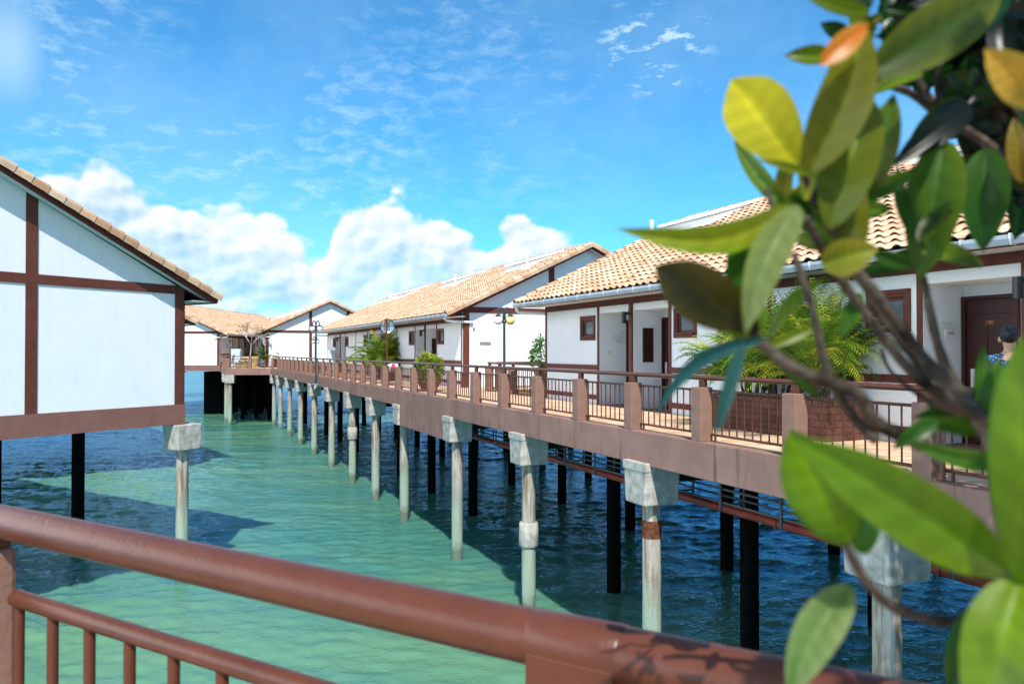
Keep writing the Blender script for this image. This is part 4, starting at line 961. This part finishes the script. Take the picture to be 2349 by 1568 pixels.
# --------------------------------- person at the door, seen from behind
q = W(8.43, 5.54)
pr = thing('person', 'person with short black hair in a blue patterned shirt, seen from behind', 'person', (q.x, q.y, 0), R(-30))
def skin(name, nodes, edges, m, parent, root=0, sub=2):
    me = bpy.data.meshes.new(name); me.from_pydata([n[0] for n in nodes], edges, []); o = bpy.data.objects.new(name, me); col.objects.link(o); o.parent = parent
    md = o.modifiers.new('skin', 'SKIN'); md.use_smooth_shade = True
    for i, n in enumerate(nodes):
        r = n[1]; sv = me.skin_vertices[0].data[i]; sv.radius = r if isinstance(r, tuple) else (r, r); sv.use_root = (i == root)
    s = o.modifiers.new('sub', 'SUBSURF'); s.levels = sub; s.render_levels = sub; me.materials.append(m); return o
H0 = 0.0
nodes = [((0, 0, 0.93), (0.15, 0.11)), ((0, 0, 1.10), (0.135, 0.10)), ((0, 0.01, 1.28), (0.155, 0.11)), ((0, 0, 1.42), (0.12, 0.085)), ((0, 0, 1.50), 0.055), ((0, 0.01, 1.56), (0.062, 0.07)), ((0, 0.015, 1.64), (0.077, 0.092)), ((0, 0.01, 1.72), (0.07, 0.085)),
 ((-0.09, 0, 0.86), 0.088), ((-0.10, 0.01, 0.48), 0.058), ((-0.11, -0.02, 0.09), 0.038), ((-0.12, 0.12, 0.03), 0.034),
 ((0.09, 0, 0.86), 0.088), ((0.10, 0.05, 0.48), 0.058), ((0.11, 0.02, 0.09), 0.038), ((0.12, 0.16, 0.03), 0.034),
 ((-0.17, 0, 1.40), 0.06), ((-0.23, 0.01, 1.12), 0.043), ((-0.20, 0.16, 0.94), 0.032), ((-0.19, 0.22, 0.90), 0.028),
 ((0.17, 0, 1.40), 0.06), ((0.23, 0.01, 1.12), 0.043), ((0.22, 0.10, 0.88), 0.032), ((0.22, 0.13, 0.82), 0.028)]
edges = [(0, 1), (1, 2), (2, 3), (3, 4), (4, 5), (5, 6), (6, 7), (0, 8), (8, 9), (9, 10), (10, 11), (0, 12), (12, 13), (13, 14), (14, 15), (3, 16), (16, 17), (17, 18), (18, 19), (3, 20), (20, 21), (21, 22), (22, 23)]
def fingers(nodes, edges, wrist, pos, d):
    for k, (o_, L) in enumerate(((-0.027, 0.062), (-0.009, 0.074), (0.009, 0.07), (0.027, 0.056))):
        a = len(nodes); nodes += [((pos[0] + o_, pos[1] + d[1] * 0.03, pos[2] + d[2] * 0.03), 0.009), ((pos[0] + o_, pos[1] + d[1] * (0.03 + L * .5), pos[2] + d[2] * (0.03 + L * .5) - .004), 0.008), ((pos[0] + o_, pos[1] + d[1] * (0.03 + L) - .012, pos[2] + d[2] * (0.03 + L) - .012), 0.007)]
        edges += [(wrist, a), (a, a + 1), (a + 1, a + 2)]
    a = len(nodes); s = 1 if pos[0] < 0 else -1
    nodes += [((pos[0] + s * 0.035, pos[1] + d[1] * 0.01, pos[2] + d[2] * 0.01), 0.010), ((pos[0] + s * 0.055, pos[1] + d[1] * 0.045, pos[2] + d[2] * 0.045), 0.008)]; edges += [(wrist, a), (a, a + 1)]
fingers(nodes, edges, 19, nodes[19][0], (0, 0.8, -0.6)); fingers(nodes, edges, 23, nodes[23][0], (0, 0.4, -0.9))
body = skin('body', nodes, edges, M['skin'], pr)
b = MB()
for s in (-1, 1): b.sphere(s * 0.083, 0.012, 1.635, 0.026, 12, sz=1.35)
b.build('ear', M['skin'], pr)
b = MB(); b.sphere(0, -0.004, 1.685, 0.103, 24, sz=1.02); o = b.build('hair', M['hair'], pr)
ds = o.modifiers.new('d', 'DISPLACE'); tx = bpy.data.textures.new('hairtex', 'CLOUDS'); tx.noise_scale = 0.03; ds.texture = tx; ds.strength = 0.02
o.scale = (0.93, 1.06, 1.0); o.location = (0, 0, -0.0)
def shirtmat():
    m, t, bs = newmat('blue_patterned_shirt'); L = t.links.new; tcn = t.nodes.new('ShaderNodeTexCoord'); v = t.nodes.new('ShaderNodeTexVoronoi'); L(tcn.outputs['Object'], v.inputs['Vector']); v.inputs['Scale'].default_value = 38; v.inputs['Randomness'].default_value = 1
    cr = t.nodes.new('ShaderNodeValToRGB'); L(v.outputs['Distance'], cr.inputs[0]); e = cr.color_ramp; e.elements[0].position = 0.25; e.elements[0].color = (0.10, 0.26, 0.40, 1); e.elements[1].position = 0.42; e.elements[1].color = (0.008, 0.03, 0.08, 1)
    L(cr.outputs[0], bs.inputs['Base Color']); bs.inputs['Roughness'].default_value = 0.85; return m
sn = [((0, 0, 0.92), (0.175, 0.13)), ((0, 0, 1.10), (0.16, 0.12)), ((0, 0.01, 1.28), (0.175, 0.125)), ((0, 0, 1.43), (0.13, 0.095)), ((0, 0, 1.485), (0.07, 0.07)), ((-0.18, 0, 1.405), 0.078), ((-0.235, 0.005, 1.20), 0.068), ((0.18, 0, 1.405), 0.078), ((0.235, 0.005, 1.20), 0.068)]
skin('shirt', sn, [(0, 1), (1, 2), (2, 3), (3, 4), (3, 5), (5, 6), (3, 7), (7, 8)], shirtmat(), pr)
tn = [((0, 0, 0.95), (0.165, 0.122)), ((-0.09, 0, 0.84), 0.10), ((-0.10, 0.01, 0.48), 0.076), ((-0.11, -0.02, 0.12), 0.06), ((0.09, 0, 0.84), 0.10), ((0.10, 0.05, 0.48), 0.076), ((0.11, 0.02, 0.12), 0.06)]
skin('trousers', tn, [(0, 1), (1, 2), (2, 3), (0, 4), (4, 5), (5, 6)], M['trousers'], pr)
b = MB()
for s in (-1, 1): b.sphere(s * 0.115, 0.06 + 0.02 * s, 0.045, 0.05, 12, sz=0.9)
o = b.build('shoe', M['black'], pr); 

# --------------------------------- foreground railing (where the camera stands)
P0 = Vector((-1.291, 1.936, 0)); D0 = Vector((0.86, -0.51, 0)).normalized()
rf = math.atan2(D0.y, D0.x)
fr = thing('balcony_railing', 'thick red brown handrail across the foreground with bars below', 'railing', (P0.x, P0.y, 0), rf)
b = MB(); b.tube([(-1.2 + 0.2 * i, 0, 1.075) for i in range(0, 26)], 0.0405, 40); b.build('handrail', M['rail'], fr)
b = MB(); b.tube([(1.543, 0, 1.075), (1.546, 0, 1.075), (1.682, 0, 1.075), (1.685, 0, 1.075)], [0.0405, 0.0422, 0.0422, 0.0405], 40); b.build('rail_sleeve', M['rail'], fr)
b = MB(); b.box(1.546, 1.682, -0.0415, 0.0415, 0.95, 1.068); b.build('rail_support', M['rail'], fr, 0.004)
b = MB(); b.box(-0.16, -0.02, -0.0415, 0.0415, 1.00, 1.068); b.build('rail_support', M['rail'], fr, 0.004)
def gpost(x0, x1, zt): b = MB(); b.box(x0, x1, -0.135, 0.135, 0.0, zt); b.build('concrete_post', M['post'], fr, 0.015)
b = MB(); b.box(-0.36, -0.005, -0.20, 0.05, 0.0, 1.0); b.build('concrete_post', M['post'], fr, 0.015); gpost(1.47, 1.77, 0.95); gpost(3.2, 3.5, 0.95)
b = MB(); b.tube([(0.085 + 0.12 * i, 0.0, 0.896) for i in range(13)], 0.0205, 24); b.build('infill_rail', M['rail'], fr)
for x0_, x1_, z_ in ((0.085, 1.47, 0.145), (1.77, 3.2, 0.896), (1.77, 3.2, 0.145)): b = MB(); b.tube([(x0_, 0, z_), (x1_, 0, z_)], 0.0205, 16); b.build('infill_rail', M['rail'], fr)
for k in range(10):
    x = 0.10 + 0.1487 * k
    part('baluster', 'fgb', lambda mb: mb.tube([(0, 0, 0.145), (0, 0, 0.885)], 0.0125, 16), M['rail'], fr).location = (x, 0, 0)
for k in range(9): part('baluster', 'fgb', None, M['rail'], fr).location = (1.86 + 0.1487 * k, 0, 0)
b = MB(); b.box(-1.3, 4.0, -3.2, 0.14, -0.3, 0.0); o = b.build('terrace', M['deck']); o.location = (P0.x, P0.y, 0); o.rotation_euler = (0, 0, rf); struct(o)
# piles carrying the terrace
for x, y in ((-1.0, -0.4), (1.6, -0.4), (3.7, -0.4), (-1.0, -2.8), (1.6, -2.8), (3.7, -2.8)):
    q = Vector((math.cos(rf) * x - math.sin(rf) * y + P0.x, math.sin(rf) * x + math.cos(rf) * y + P0.y)); dpile(q.x, q.y, 'pile under the terrace where the camera stands', 'piles under the foreground terrace').location.z = 0.27

# --------------------------------- foreground tree
CAMZ = 1.5
def P(px, py, d):                       # point on the ray through a photo position, at depth d
    s = (px - 1174) / 1760.0; t_ = (784 - py) / 1760.0; a = R(0.716)
    return Vector((s * d, d * (math.cos(a) - t_ * math.sin(a)), CAMZ + d * (t_ * math.cos(a) + math.sin(a))))
def leaf(mb, base, tip, width, c0, c1=None, bow=0.12, fold=0.25, roll=0.0, n=24, shape=0.0, side=0.0):
    """base->tip in 3D; width in metres; bow lifts the middle; c0 body colour, c1 colour toward the edge"""
    ax = tip - base; L = ax.length; ax.normalize()
    view = (base + tip) * 0.5 - Vector((0, 0, CAMZ)); view.normalize()
    sd = ax.cross(view).normalized(); nm = sd.cross(ax).normalized()
    if roll: q_ = Matrix.Rotation(roll, 3, ax); sd = q_ @ sd; nm = q_ @ nm
    c1 = c1 or c0; mcol = tuple(x * 1.25 for x in c0)
    rows = []; ph = (base.x * 37 + tip.z * 53) % 6.28
    for i in range(n + 1):
        t = i / n
        prof = (math.sin(math.pi * min(1, t ** (0.80 + shape)))) ** (0.72 if shape < 0.3 else 0.55) if 0 < t < 1 else 0.0
        prof *= 1.0 if t < 0.85 else 1 - 0.35 * (t - 0.85) / 0.15
        wv = width * 0.5 * max(prof, 0.02)
        c = base + ax * (L * t) + nm * (-bow * L * math.sin(math.pi * t)) + sd * (side * L * math.sin(math.pi * t))
        row = []
        for k in (-1, -0.6, -0.25, -0.03, 0.03, 0.25, 0.6, 1):
            row.append(c + sd * (wv * k) + nm * (-fold * wv * (abs(k) ** 1.3)) + nm * (0.0015 if abs(k) < 0.05 else 0))
        rows.append(row)
    vs = [p_ for r_ in rows for p_ in r_]; m = 8
    for i in range(n):
        for k in range(m - 1):
            cs_ = []
            for (ii, kk) in ((i, k), (i, k + 1), (i + 1, k + 1), (i + 1, k)):
                e = abs(kk - 3.5) / 3.5; t = ii / n
                f = 0.5 + 0.5 * math.sin(t * 3.3 + ph + 1.3 * math.sin(kk * 0.7 + ph * 2)); f = min(1, max(0, 0.15 + 0.35 * f + 0.55 * e ** 3))
                g = (1.25 if kk in (3, 4) else 1.0) * (1.0 + 0.10 * math.sin(t * 44 - 5.0 * e))
                cs_.append(tuple((c0[q] * (1 - f) + c1[q] * f) * g for q in range(3)))
            mb.add([vs[i * m + k], vs[i * m + k + 1], vs[(i + 1) * m + k + 1], vs[(i + 1) * m + k]], [(0, 1, 2, 3)], tuple(cs_), True)
def weld(o):
    bm = bmesh.new(); bm.from_mesh(o.data); bmesh.ops.remove_doubles(bm, verts=bm.verts, dist=1e-5); bm.to_mesh(o.data); bm.free()
tree = thing('rubber_fig_tree', 'blurred broad leaved tree branch close to the camera on the right', 'tree', (0.62, 0.55, 0.30))
fb = MB(); T0 = Vector(tree.location)
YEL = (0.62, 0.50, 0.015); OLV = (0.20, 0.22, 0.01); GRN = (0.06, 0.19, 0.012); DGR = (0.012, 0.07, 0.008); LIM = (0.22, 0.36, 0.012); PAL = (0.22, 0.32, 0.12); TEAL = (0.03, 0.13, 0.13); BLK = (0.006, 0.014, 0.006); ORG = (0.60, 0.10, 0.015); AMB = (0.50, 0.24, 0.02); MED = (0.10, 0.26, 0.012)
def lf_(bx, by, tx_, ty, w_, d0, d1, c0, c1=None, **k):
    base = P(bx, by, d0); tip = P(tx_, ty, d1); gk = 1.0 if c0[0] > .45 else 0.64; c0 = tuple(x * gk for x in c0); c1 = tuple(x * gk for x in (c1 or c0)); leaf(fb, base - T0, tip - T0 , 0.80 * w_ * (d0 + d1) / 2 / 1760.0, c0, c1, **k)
# the leaf function measures the view from the camera, so shift it into tree space
_old = leaf
def leaf(mb, base, tip, width, c0, c1=None, **k):
    tmp = MB(); _old(tmp, base + T0, tip + T0, width, c0, c1, **k); tmp.v = [tuple(Vector(p_) - T0) for p_ in tmp.v]
    mb.add(tmp.v, [], c0); o_ = len(mb.v) - len(tmp.v)
    for f, c, s in zip(tmp.f, tmp.c, tmp.sm): mb.f.append(tuple(i + o_ for i in f)); mb.c.append(c); mb.sm.append(s)
lf_(1845, 395, 1678, 182, 185, .62, .60, YEL, (0.66,0.58,0.03), bow=.05, fold=.12, shape=0.75)
lf_(1852, 400, 1978, 40, 150, .60, .58, OLV, (0.26, 0.26, 0.01), bow=.10, fold=.35, side=-.06)
lf_(1880, 150, 1990, 55, 70, .55, .56, ORG, AMB, bow=.08)
lf_(1902, 525, 1995, 217, 150, .61, .63, (0.12, 0.20, 0.01), OLV, bow=.12, fold=.4)
lf_(1990, 450, 2050, 215, 95, .66, .66, GRN, OLV, bow=.08, fold=.3)
lf_(1935, 640, 1955, 380, 110, .64, .66, OLV, OLV, bow=.1, fold=.3)
lf_(1990, 172, 2300, -20, 165, .58, .62, (0.03, 0.09, 0.008), OLV, bow=.05, fold=.3)
lf_(2010, 140, 2330, -20, 150, .66, .7, DGR, DGR, bow=.05, fold=.3)
lf_(1905, 125, 1798, 128, 55, .66, .66, LIM, OLV, bow=.1)
lf_(1995, 30, 1845, -8, 50, .64, .64, LIM, OLV, bow=.05)
lf_(1812, 470, 1412, 524, 88, .60, .56, (0.34, 0.34, 0.012), LIM, bow=.10, fold=.3, side=.12)
lf_(1800, 505, 1490, 530, 46, .62, .60, MED, LIM, bow=.05, side=.05)
lf_(1700, 530, 1582, 548, 26, .64, .64, (0.3, 0.34, 0.02), None, bow=.05)
lf_(1742, 757, 1503, 610, 160, .58, .56, BLK, (0.11, 0.085, 0.006), bow=.10, fold=.2, shape=0.55)
lf_(1725, 500, 1700, 762, 120, .60, .59, DGR, GRN, bow=.08, fold=.3)
lf_(1830, 470, 1708, 765, 108, .57, .55, PAL, (0.30, 0.36, 0.08), bow=.08, fold=.35, side=-.05)
lf_(1882, 605, 2015, 568, 105, .60, .58, (0.26, 0.34, 0.015), (0.42,0.34,0.02), bow=.1, fold=.2)
lf_(2165, 320, 2110, 645, 150, .70, .70, (0.04, 0.14, 0.01), (0.16, 0.24, 0.01), bow=.08, fold=.3)
lf_(2190, 335, 2118, 640, 60, .72, .71, OLV, None, bow=.1)
lf_(2262, 340, 2254, 578, 125, .74, .74, DGR, GRN, bow=.08, fold=.35)
lf_(2222, 238, 2042, 385, 92, .72, .70, BLK, BLK, bow=.08, fold=.3, shape=-0.1)
lf_(2200, 225, 2090, 310, 50, .72, .72, (0.14, 0.22, 0.01), None, bow=.05)
lf_(2400, 240, 2258, 112, 120, .50, .50, AMB, (0.60, 0.40, 0.05), bow=.1)
lf_(2345, 420, 2325, 270, 60, .7, .7, OLV, AMB, bow=.1)
lf_(1762, 775, 1500, 955, 44, .56, .58, TEAL, TEAL, bow=.05, fold=.5, side=-.14)
lf_(1705, 780, 1640, 1000, 42, .54, .54, TEAL, (0.05, 0.16, 0.12), bow=.08, fold=.5)
lf_(1975, 672, 1925, 775, 50, .64, .64, GRN, MED, bow=.08)
lf_(1750, 800, 1880, 745, 32, .60, .60, LIM, OLV, bow=.05)
lf_(1770, 790, 1672, 768, 36, .60, .60, LIM, OLV, bow=.05)
lf_(1870, 400, 1735, 365, 26, .60, .60, OLV, LIM, bow=.1)
lf_(1850, 460, 1848, 330, 46, .61, .61, YEL, OLV, bow=.05)
lf_(2312, 1312, 1828, 1003, 185, .50, .44, MED, LIM, bow=.10, fold=.22, shape=0.35)
lf_(1945, 1250, 1812, 985, 190, .50, .47, (0.24, 0.42, 0.012), GRN, bow=.10, fold=.25, shape=0.5)
lf_(2000, 580, 2100, 612, 45, .64, .64, DGR, GRN, bow=.05)
lf_(1935, 330, 1895, 480, 60, .67, .67, DGR, GRN, bow=.05)
lf_(1800, 450, 1865, 505, 50, .66, .66, DGR, GRN, bow=.05)
lf_(1975, 1270, 1990, 1130, 80, .52, .52, DGR, GRN, bow=.1)
lf_(2338, 1360, 2352, 765, 165, .46, .43, LIM, MED, bow=.08, fold=.3, shape=0.6)
lf_(2330, 1050, 2075, 1010, 60, .58, .58, GRN, MED, bow=.1, side=.08)
lf_(2150, 960, 2045, 1030, 50, .60, .60, DGR, GRN, bow=.1)
lf_(1950, 1340, 1805, 1600, 125, .50, .48, (0.05, 0.20, 0.01), (0.36, 0.46, 0.16), bow=.08, fold=.35, side=-.04)
lf_(2340, 1320, 2240, 1680, 200, .46, .44, (0.20, 0.34, 0.012), LIM, bow=.10, fold=.25)
lf_(2260, 1380, 2175, 1580, 100, .55, .55, DGR, GRN, bow=.1)
rng = random.Random(33)
for i in range(16):
    px = rng.uniform(1930, 2130); py = rng.uniform(-30, 110); a = rng.uniform(-2.6, 2.6); L = rng.uniform(60, 110); d = rng.uniform(.66, .74)
    lf_(px, py, px + L * math.cos(a), py + L * math.sin(a) * .7, rng.uniform(30, 50), d, d, rng.choice([DGR, GRN, OLV, DGR]), None, bow=.1, roll=rng.uniform(-.5, .5), n=8)
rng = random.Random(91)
for i in range(70):  # crown shade put into the colour of these near-black leaves
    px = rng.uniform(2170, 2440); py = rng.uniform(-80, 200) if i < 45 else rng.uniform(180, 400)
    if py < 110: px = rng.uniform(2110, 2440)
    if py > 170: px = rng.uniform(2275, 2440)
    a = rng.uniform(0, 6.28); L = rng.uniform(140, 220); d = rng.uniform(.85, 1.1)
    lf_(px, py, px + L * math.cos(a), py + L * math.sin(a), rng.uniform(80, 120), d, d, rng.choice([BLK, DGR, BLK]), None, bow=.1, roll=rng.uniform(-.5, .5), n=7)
rng = random.Random(57)
ctr = [(1870, 520), (1850, 430), (1905, 560), (1980, 640), (1800, 470), (1940, 470), (2000, 200), (2110, 560), (1760, 770)]
for i in range(34):
    cx_, cy_ = rng.choice(ctr); a = rng.uniform(-2.9, 0.9); L = rng.uniform(110, 210); d = rng.uniform(.64, .76)
    lf_(cx_ + rng.uniform(-15, 15), cy_ + rng.uniform(-15, 15), cx_ + L * math.cos(a), cy_ + L * math.sin(a), rng.uniform(38, 66), d, d + rng.uniform(-.04, .04), rng.choice([DGR, GRN, OLV, MED, GRN, LIM]), rng.choice([None, OLV, LIM]), bow=rng.uniform(.06, .16), roll=rng.uniform(-.7, .7), n=12)
for i in range(12):
    cx_, cy_ = rng.choice([(2290, 1120), (2262, 980), (2320, 1250), (2240, 900)]); a = rng.uniform(-3.6, 0.6); L = rng.uniform(110, 190); d = rng.uniform(.66, .76)
    lf_(cx_, cy_, cx_ + L * math.cos(a), cy_ + L * math.sin(a), rng.uniform(38, 62), d, d, rng.choice([DGR, GRN, DGR, MED]), None, bow=.1, roll=rng.uniform(-.6, .6), n=12)
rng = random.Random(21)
for i in range(95):                     # inner leaves, upper right, coloured near-black for their shade
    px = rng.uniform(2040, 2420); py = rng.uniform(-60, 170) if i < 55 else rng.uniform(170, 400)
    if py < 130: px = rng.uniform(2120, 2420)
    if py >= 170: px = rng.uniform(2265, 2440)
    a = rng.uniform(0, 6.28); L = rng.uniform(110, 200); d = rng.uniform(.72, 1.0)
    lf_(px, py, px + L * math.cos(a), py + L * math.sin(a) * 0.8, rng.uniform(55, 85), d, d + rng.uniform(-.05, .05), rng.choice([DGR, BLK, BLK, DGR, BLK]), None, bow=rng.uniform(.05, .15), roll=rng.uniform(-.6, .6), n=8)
# crown above and behind the camera's right shoulder: shades the right of the handrail
for i in range(950):
    c = Vector((rng.uniform(0.38, 1.6), rng.uniform(-1.3, 0.06), rng.uniform(1.55, 2.7)))
    d = Vector((rng.uniform(-1, 1), rng.uniform(-1, 1), rng.uniform(-.8, .4))).normalized() * rng.uniform(.10, .15)
    leaf(fb, c - T0, c + d - T0, rng.uniform(.045, .06), rng.choice([GRN, MED, OLV, DGR]), None, n=6, roll=rng.uniform(-1.5, 1.5))
o = fb.build('foliage', M['leafbig'], tree); weld(o)
bb = MB()
def br(pts, r0, r1):
    Q = [P(*p_) - T0 for p_ in pts]; n = len(Q)
    # smooth path
    S = []
    for i in range(n - 1):
        a = Q[max(i - 1, 0)]; b_ = Q[i]; c = Q[i + 1]; d = Q[min(i + 2, n - 1)]
        for k in range(6):
            t = k / 6.0; S.append(0.5 * ((2 * b_) + (c - a) * t + (2 * a - 5 * b_ + 4 * c - d) * t * t + (3 * b_ - a - 3 * c + d) * t ** 3))
    S.append(Q[-1]); m = len(S); jr = random.Random(int(pts[0][0]))
    bb.tube(S, [(r0 + (r1 - r0) * i / m) * jr.uniform(0.9, 1.12) for i in range(m)], 10)
br([(2420, 1700, .62), (2330, 1330, .66), (2290, 1120, .68), (2262, 980, .70), (2180, 890, .70), (2090, 790, .70), (2010, 680, .68), (1945, 600, .66), (1905, 520, .64), (1878, 430, .62)], .0088, .004)
br([(2275, 1010, .70), (2212, 918, .71), (2160, 820, .72), (2130, 703, .72), (2118, 635, .72)], .0062, .003)
br([(2255, 960, .69), (2110, 870, .66), (2000, 740, .64), (1900, 600, .62), (1850, 500, .60)], .0055, .0028)
br([(2120, 1020, .66), (2010, 970, .62), (1960, 900, .60), (1830, 850, .58), (1760, 800, .57), (1725, 760, .57)], .0065, .0035)
br([(2010, 1010, .62), (1960, 960, .62), (1900, 860, .60), (1860, 700, .60), (1820, 580, .60)], .0045, .0025)
br([(2340, 1330, .62), (2200, 1420, .58), (2060, 1395, .54), (1985, 1330, .52), (1940, 1250, .50)], .0045, .003)
br([(2480, 450, .80), (2348, 400, .78), (2250, 320, .76), (2160, 270, .74), (2090, 215, .72), (2000, 180, .68), (1975, 120, .62)], .0055, .0028)
br([(2160, 262, .74), (2110, 190, .74), (2080, 120, .74)], .004, .002)
br([(2400, 300, .8), (2260, 230, .78), (2200, 250, .76)], .005, .003)
br([(2160, 255, .74), (2150, 200, .72), (2160, 100, .72)], .003, .002)
br([(2225, 900, .70), (2130, 860, .70), (2100, 800, .70), (2030, 730, .70)], .0035, .002)
br([(2250, 1000, .72), (2060, 870, .76), (2020, 800, .76)], .0028, .0015)
br([(2250, 950, .70), (2160, 930, .70), (2120, 860, .68), (1990, 690, .66)], .004, .002)
br([(1880, 480, .62), (1850, 420, .61), (1842, 370, .61)], .0035, .003)
br([(1810, 500, .60), (1770, 470, .60), (1758, 430, .60)], .003, .0015)
# trunk down into the pot and limbs up to the crown behind
def br3(pts, r0, r1):
    Q = [Vector(p_) - T0 for p_ in pts]; bb.tube(Q, [r0 + (r1 - r0) * i / (len(Q) - 1) for i in range(len(Q))], 10)
a = P(2420, 1700, .62); br3([(0.62, 0.55, 0.30), (0.60, 0.56, 0.7), (a.x, a.y, a.z)], .022, .0135)
br3([(0.62, 0.55, 0.5), (0.80, 0.3, 1.2), (0.9, -0.1, 1.8), (0.95, -0.5, 2.4)], .02, .008); br3([(0.88, 0.0, 1.65), (1.1, -0.5, 2.0), (1.3, -0.9, 2.3)], .01, .005); br3([(0.84, 0.15, 1.4), (0.7, -0.2, 1.9), (0.6, -0.6, 2.3)], .01, .005)
a = P(2480, 450, .80); br3([(0.85, 0.2, 1.3), (0.80, 0.5, 1.5), (a.x, a.y, a.z)], .010, .0075)
o = bb.build('branches', M['bark'], tree)
pb = thing('plant_pot', 'terracotta pot of the foreground tree, out of frame', 'pot', (0.62, 0.55, 0)); b = MB(); b.lathe([(0.001, 0), (0.15, 0), (0.21, 0.30), (0.23, 0.34), (0.20, 0.34), (0.19, 0.30), (0.001, 0.30)], seg=24); b.build('bowl', M['pinkpot'], pb)
# unseen link deck and tree, added to shade the nearest pile and walkway
b = MB(); b.slab([(2.2, -0.2), (0.9, -3.2), (9.3, -2.4), (5.98, 5.9)], -0.3, -0.006); o = b.build('path', M['deck'], fix=True); struct(o)
t = thing('added_shade_tree', 'dense unseen tree on the link deck, added to shade the nearest pile', 'tree', (5.75, 3.5, 0)); rng = random.Random(77); b = MB(); tb = MB()
tb.tube([(0, 0, 0), (-0.05, 0, 1.5), (-0.1, 0.05, 3.2)], [0.14, 0.11, 0.08], 10)
for k in range(7): a = k * 0.9; tb.tube([(-0.1, 0.05, 2.6 + k * 0.1), (0.8 * math.cos(a) - .3, 0.8 * math.sin(a), 3.9), (1.5 * math.cos(a) - .3, 1.5 * math.sin(a), 4.8)], [0.06, 0.035, 0.015], 6)
for i in range(5200):
    a = rng.uniform(0, 6.28); e = math.asin(rng.uniform(-1, 1)); q_ = rng.random() ** 0.33
    c = Vector((-0.35 + 2.3 * q_ * math.cos(e) * math.cos(a), 2.1 * q_ * math.cos(e) * math.sin(a), 4.9 + 2.0 * q_ * math.sin(e)))
    d = Vector((rng.uniform(-1, 1), rng.uniform(-1, 1), rng.uniform(-1, .4))).normalized() * 0.17; sdv = d.cross(Vector((rng.uniform(-1, 1), rng.uniform(-1, 1), 1))).normalized() * 0.045
    b.add([c, c + d * .5 + sdv, c + d, c + d * .5 - sdv], [(0, 1, 2, 3)], rng.choice([(0.05, 0.13, 0.02), (0.08, 0.18, 0.02), (0.03, 0.09, 0.015)]), True)
tb.build('trunk', M['bark'], t); b.build('foliage', M['palm'], t)
print('script ok', len(bpy.data.objects))
